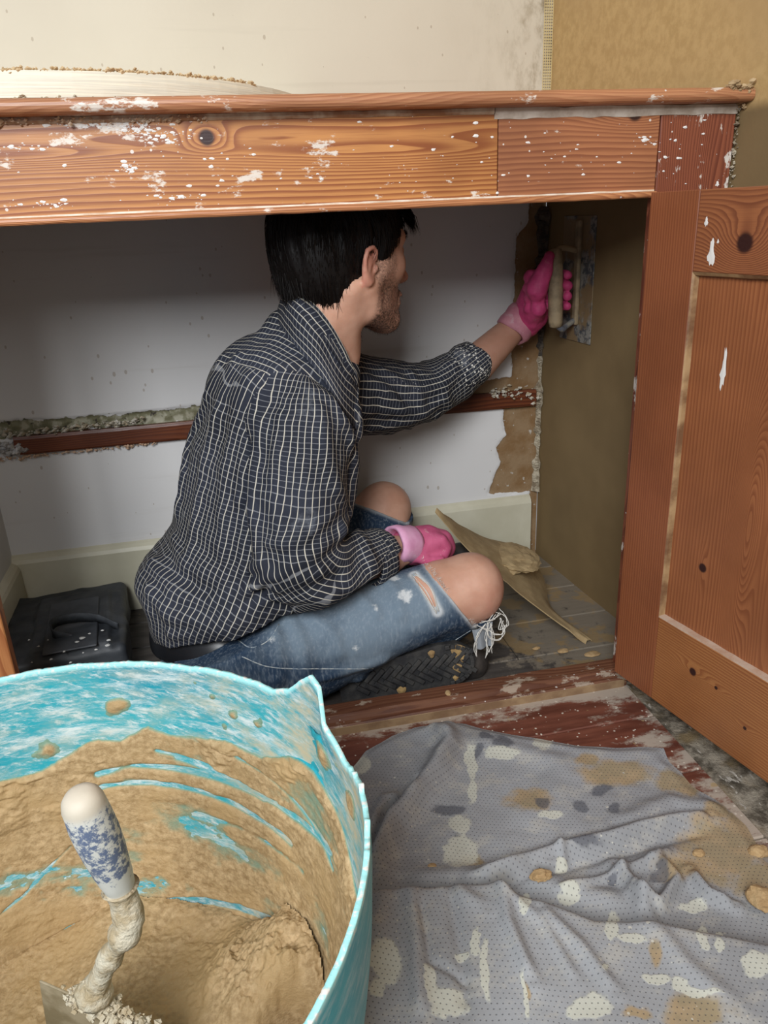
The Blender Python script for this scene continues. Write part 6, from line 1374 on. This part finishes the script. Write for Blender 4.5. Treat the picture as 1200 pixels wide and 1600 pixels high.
M_bag = plain('black_nylon', (0.020, 0.023, 0.028), 0.55, (0.050, 0.056, 0.064), 14, 0.5, bsc=30, bd=0.004)
mb = M_bag; 
bg_ = thing('tool_bag', 'flat black fabric tool bag with a strap handle, dusted with plaster, by the left skirting', 'bag', (-0.36, 1.45, 0))
bs = SDF(); ca, sa = math.cos(0.10), math.sin(0.10); BA = np.array([[ca, sa, 0], [-sa, ca, 0], [0, 0, 1]], np.float32)
bs.add(Box(V(-0.362, 1.475, 0.045), (0.115, 0.150, 0.042), BA, 0.014), 0.01)
bs.add(Box(V(-0.345, 1.46, 0.088), (0.07, 0.12, 0.008), BA, 0.006), 0.012)
bs.disp = lambda P: 0.004 * fbm(P[:, 0] * 16, P[:, 1] * 16, P[:, 2] * 16, 3) + 0.002 * vnoise(P[:, 0] * 40, P[:, 1] * 40, P[:, 2] * 30)
sdfobj('bag_body', bs, (-0.51, 1.28, -0.02), (-0.20, 1.66, 0.13), 0.003, M_bag, bg_)
def ribbon(pts, w, th, side):
    P = spline(pts, 40); vs = []
    for i, p_ in enumerate(P):
        d = unit(P[min(i + 1, 39)] - P[max(i - 1, 0)]); s = unit(np.asarray(side) - d * (np.asarray(side) @ d)); nq = np.cross(d, s); vs += [p_ + s * w / 2 + nq * th, p_ - s * w / 2 + nq * th, p_ - s * w / 2 - nq * th, p_ + s * w / 2 - nq * th]
    return np.array(vs), [[i * 4 + k, i * 4 + (k + 1) % 4, (i + 1) * 4 + (k + 1) % 4, (i + 1) * 4 + k] for i in range(39) for k in range(4)] + [[0, 1, 2, 3], [159, 158, 157, 156]]
M_strap = plain('webbing', (0.055, 0.062, 0.072), 0.7, (0.03, 0.034, 0.04), 60, 0.5)
mesh('handle', *ribbon([PZ(108, 998, .094), PZ(84, 990, .112), PZ(82, 975, .122), PZ(110, 966, .120), PZ(150, 966, .110), PZ(185, 980, .094)], 0.024, 0.0012, (0, -0.35, 1)), M_strap, bg_, True)
mesh('flap', *rbox((-0.065, -0.13, 0.0), (0.03, 0.08, 0.004), 0.002, BA.astype(float), V(-0.325, 1.455, 0.097)), plain('grey_nylon', (0.040, 0.046, 0.054), 0.6, (0.07, 0.077, 0.088), 20), bg_)
g = G()
for px, py, r_ in ((128, 997, .006), (120, 1003, .004), (168, 1008, .005), (170, 1000, .004), (140, 990, .003), (100, 1018, .003), (60, 1010, .003), (150, 1015, .003), (80, 1030, .003), (50, 1035, .002), (110, 1035, .003), (75, 1000, .002), (130, 1020, .002), (45, 1000, .002), (95, 975, .002), (160, 985, .003)):
    p_ = PZ(px, py, 0.103); g.add([p_ + V(r_ * math.cos(t) * rs.uniform(.6, 1.3), r_ * math.sin(t) * rs.uniform(.6, 1.3), 0) for t in np.linspace(0, 6.28, 9, endpoint=False)] + [p_ + V(0, 0, .002)], [[i, (i + 1) % 9, 9] for i in range(9)])
s_ = g.obj('plaster_splashes', plain('splash_white', (0.6, 0.6, 0.58), 0.8), bg_); s_['kind'] = 'stuff'
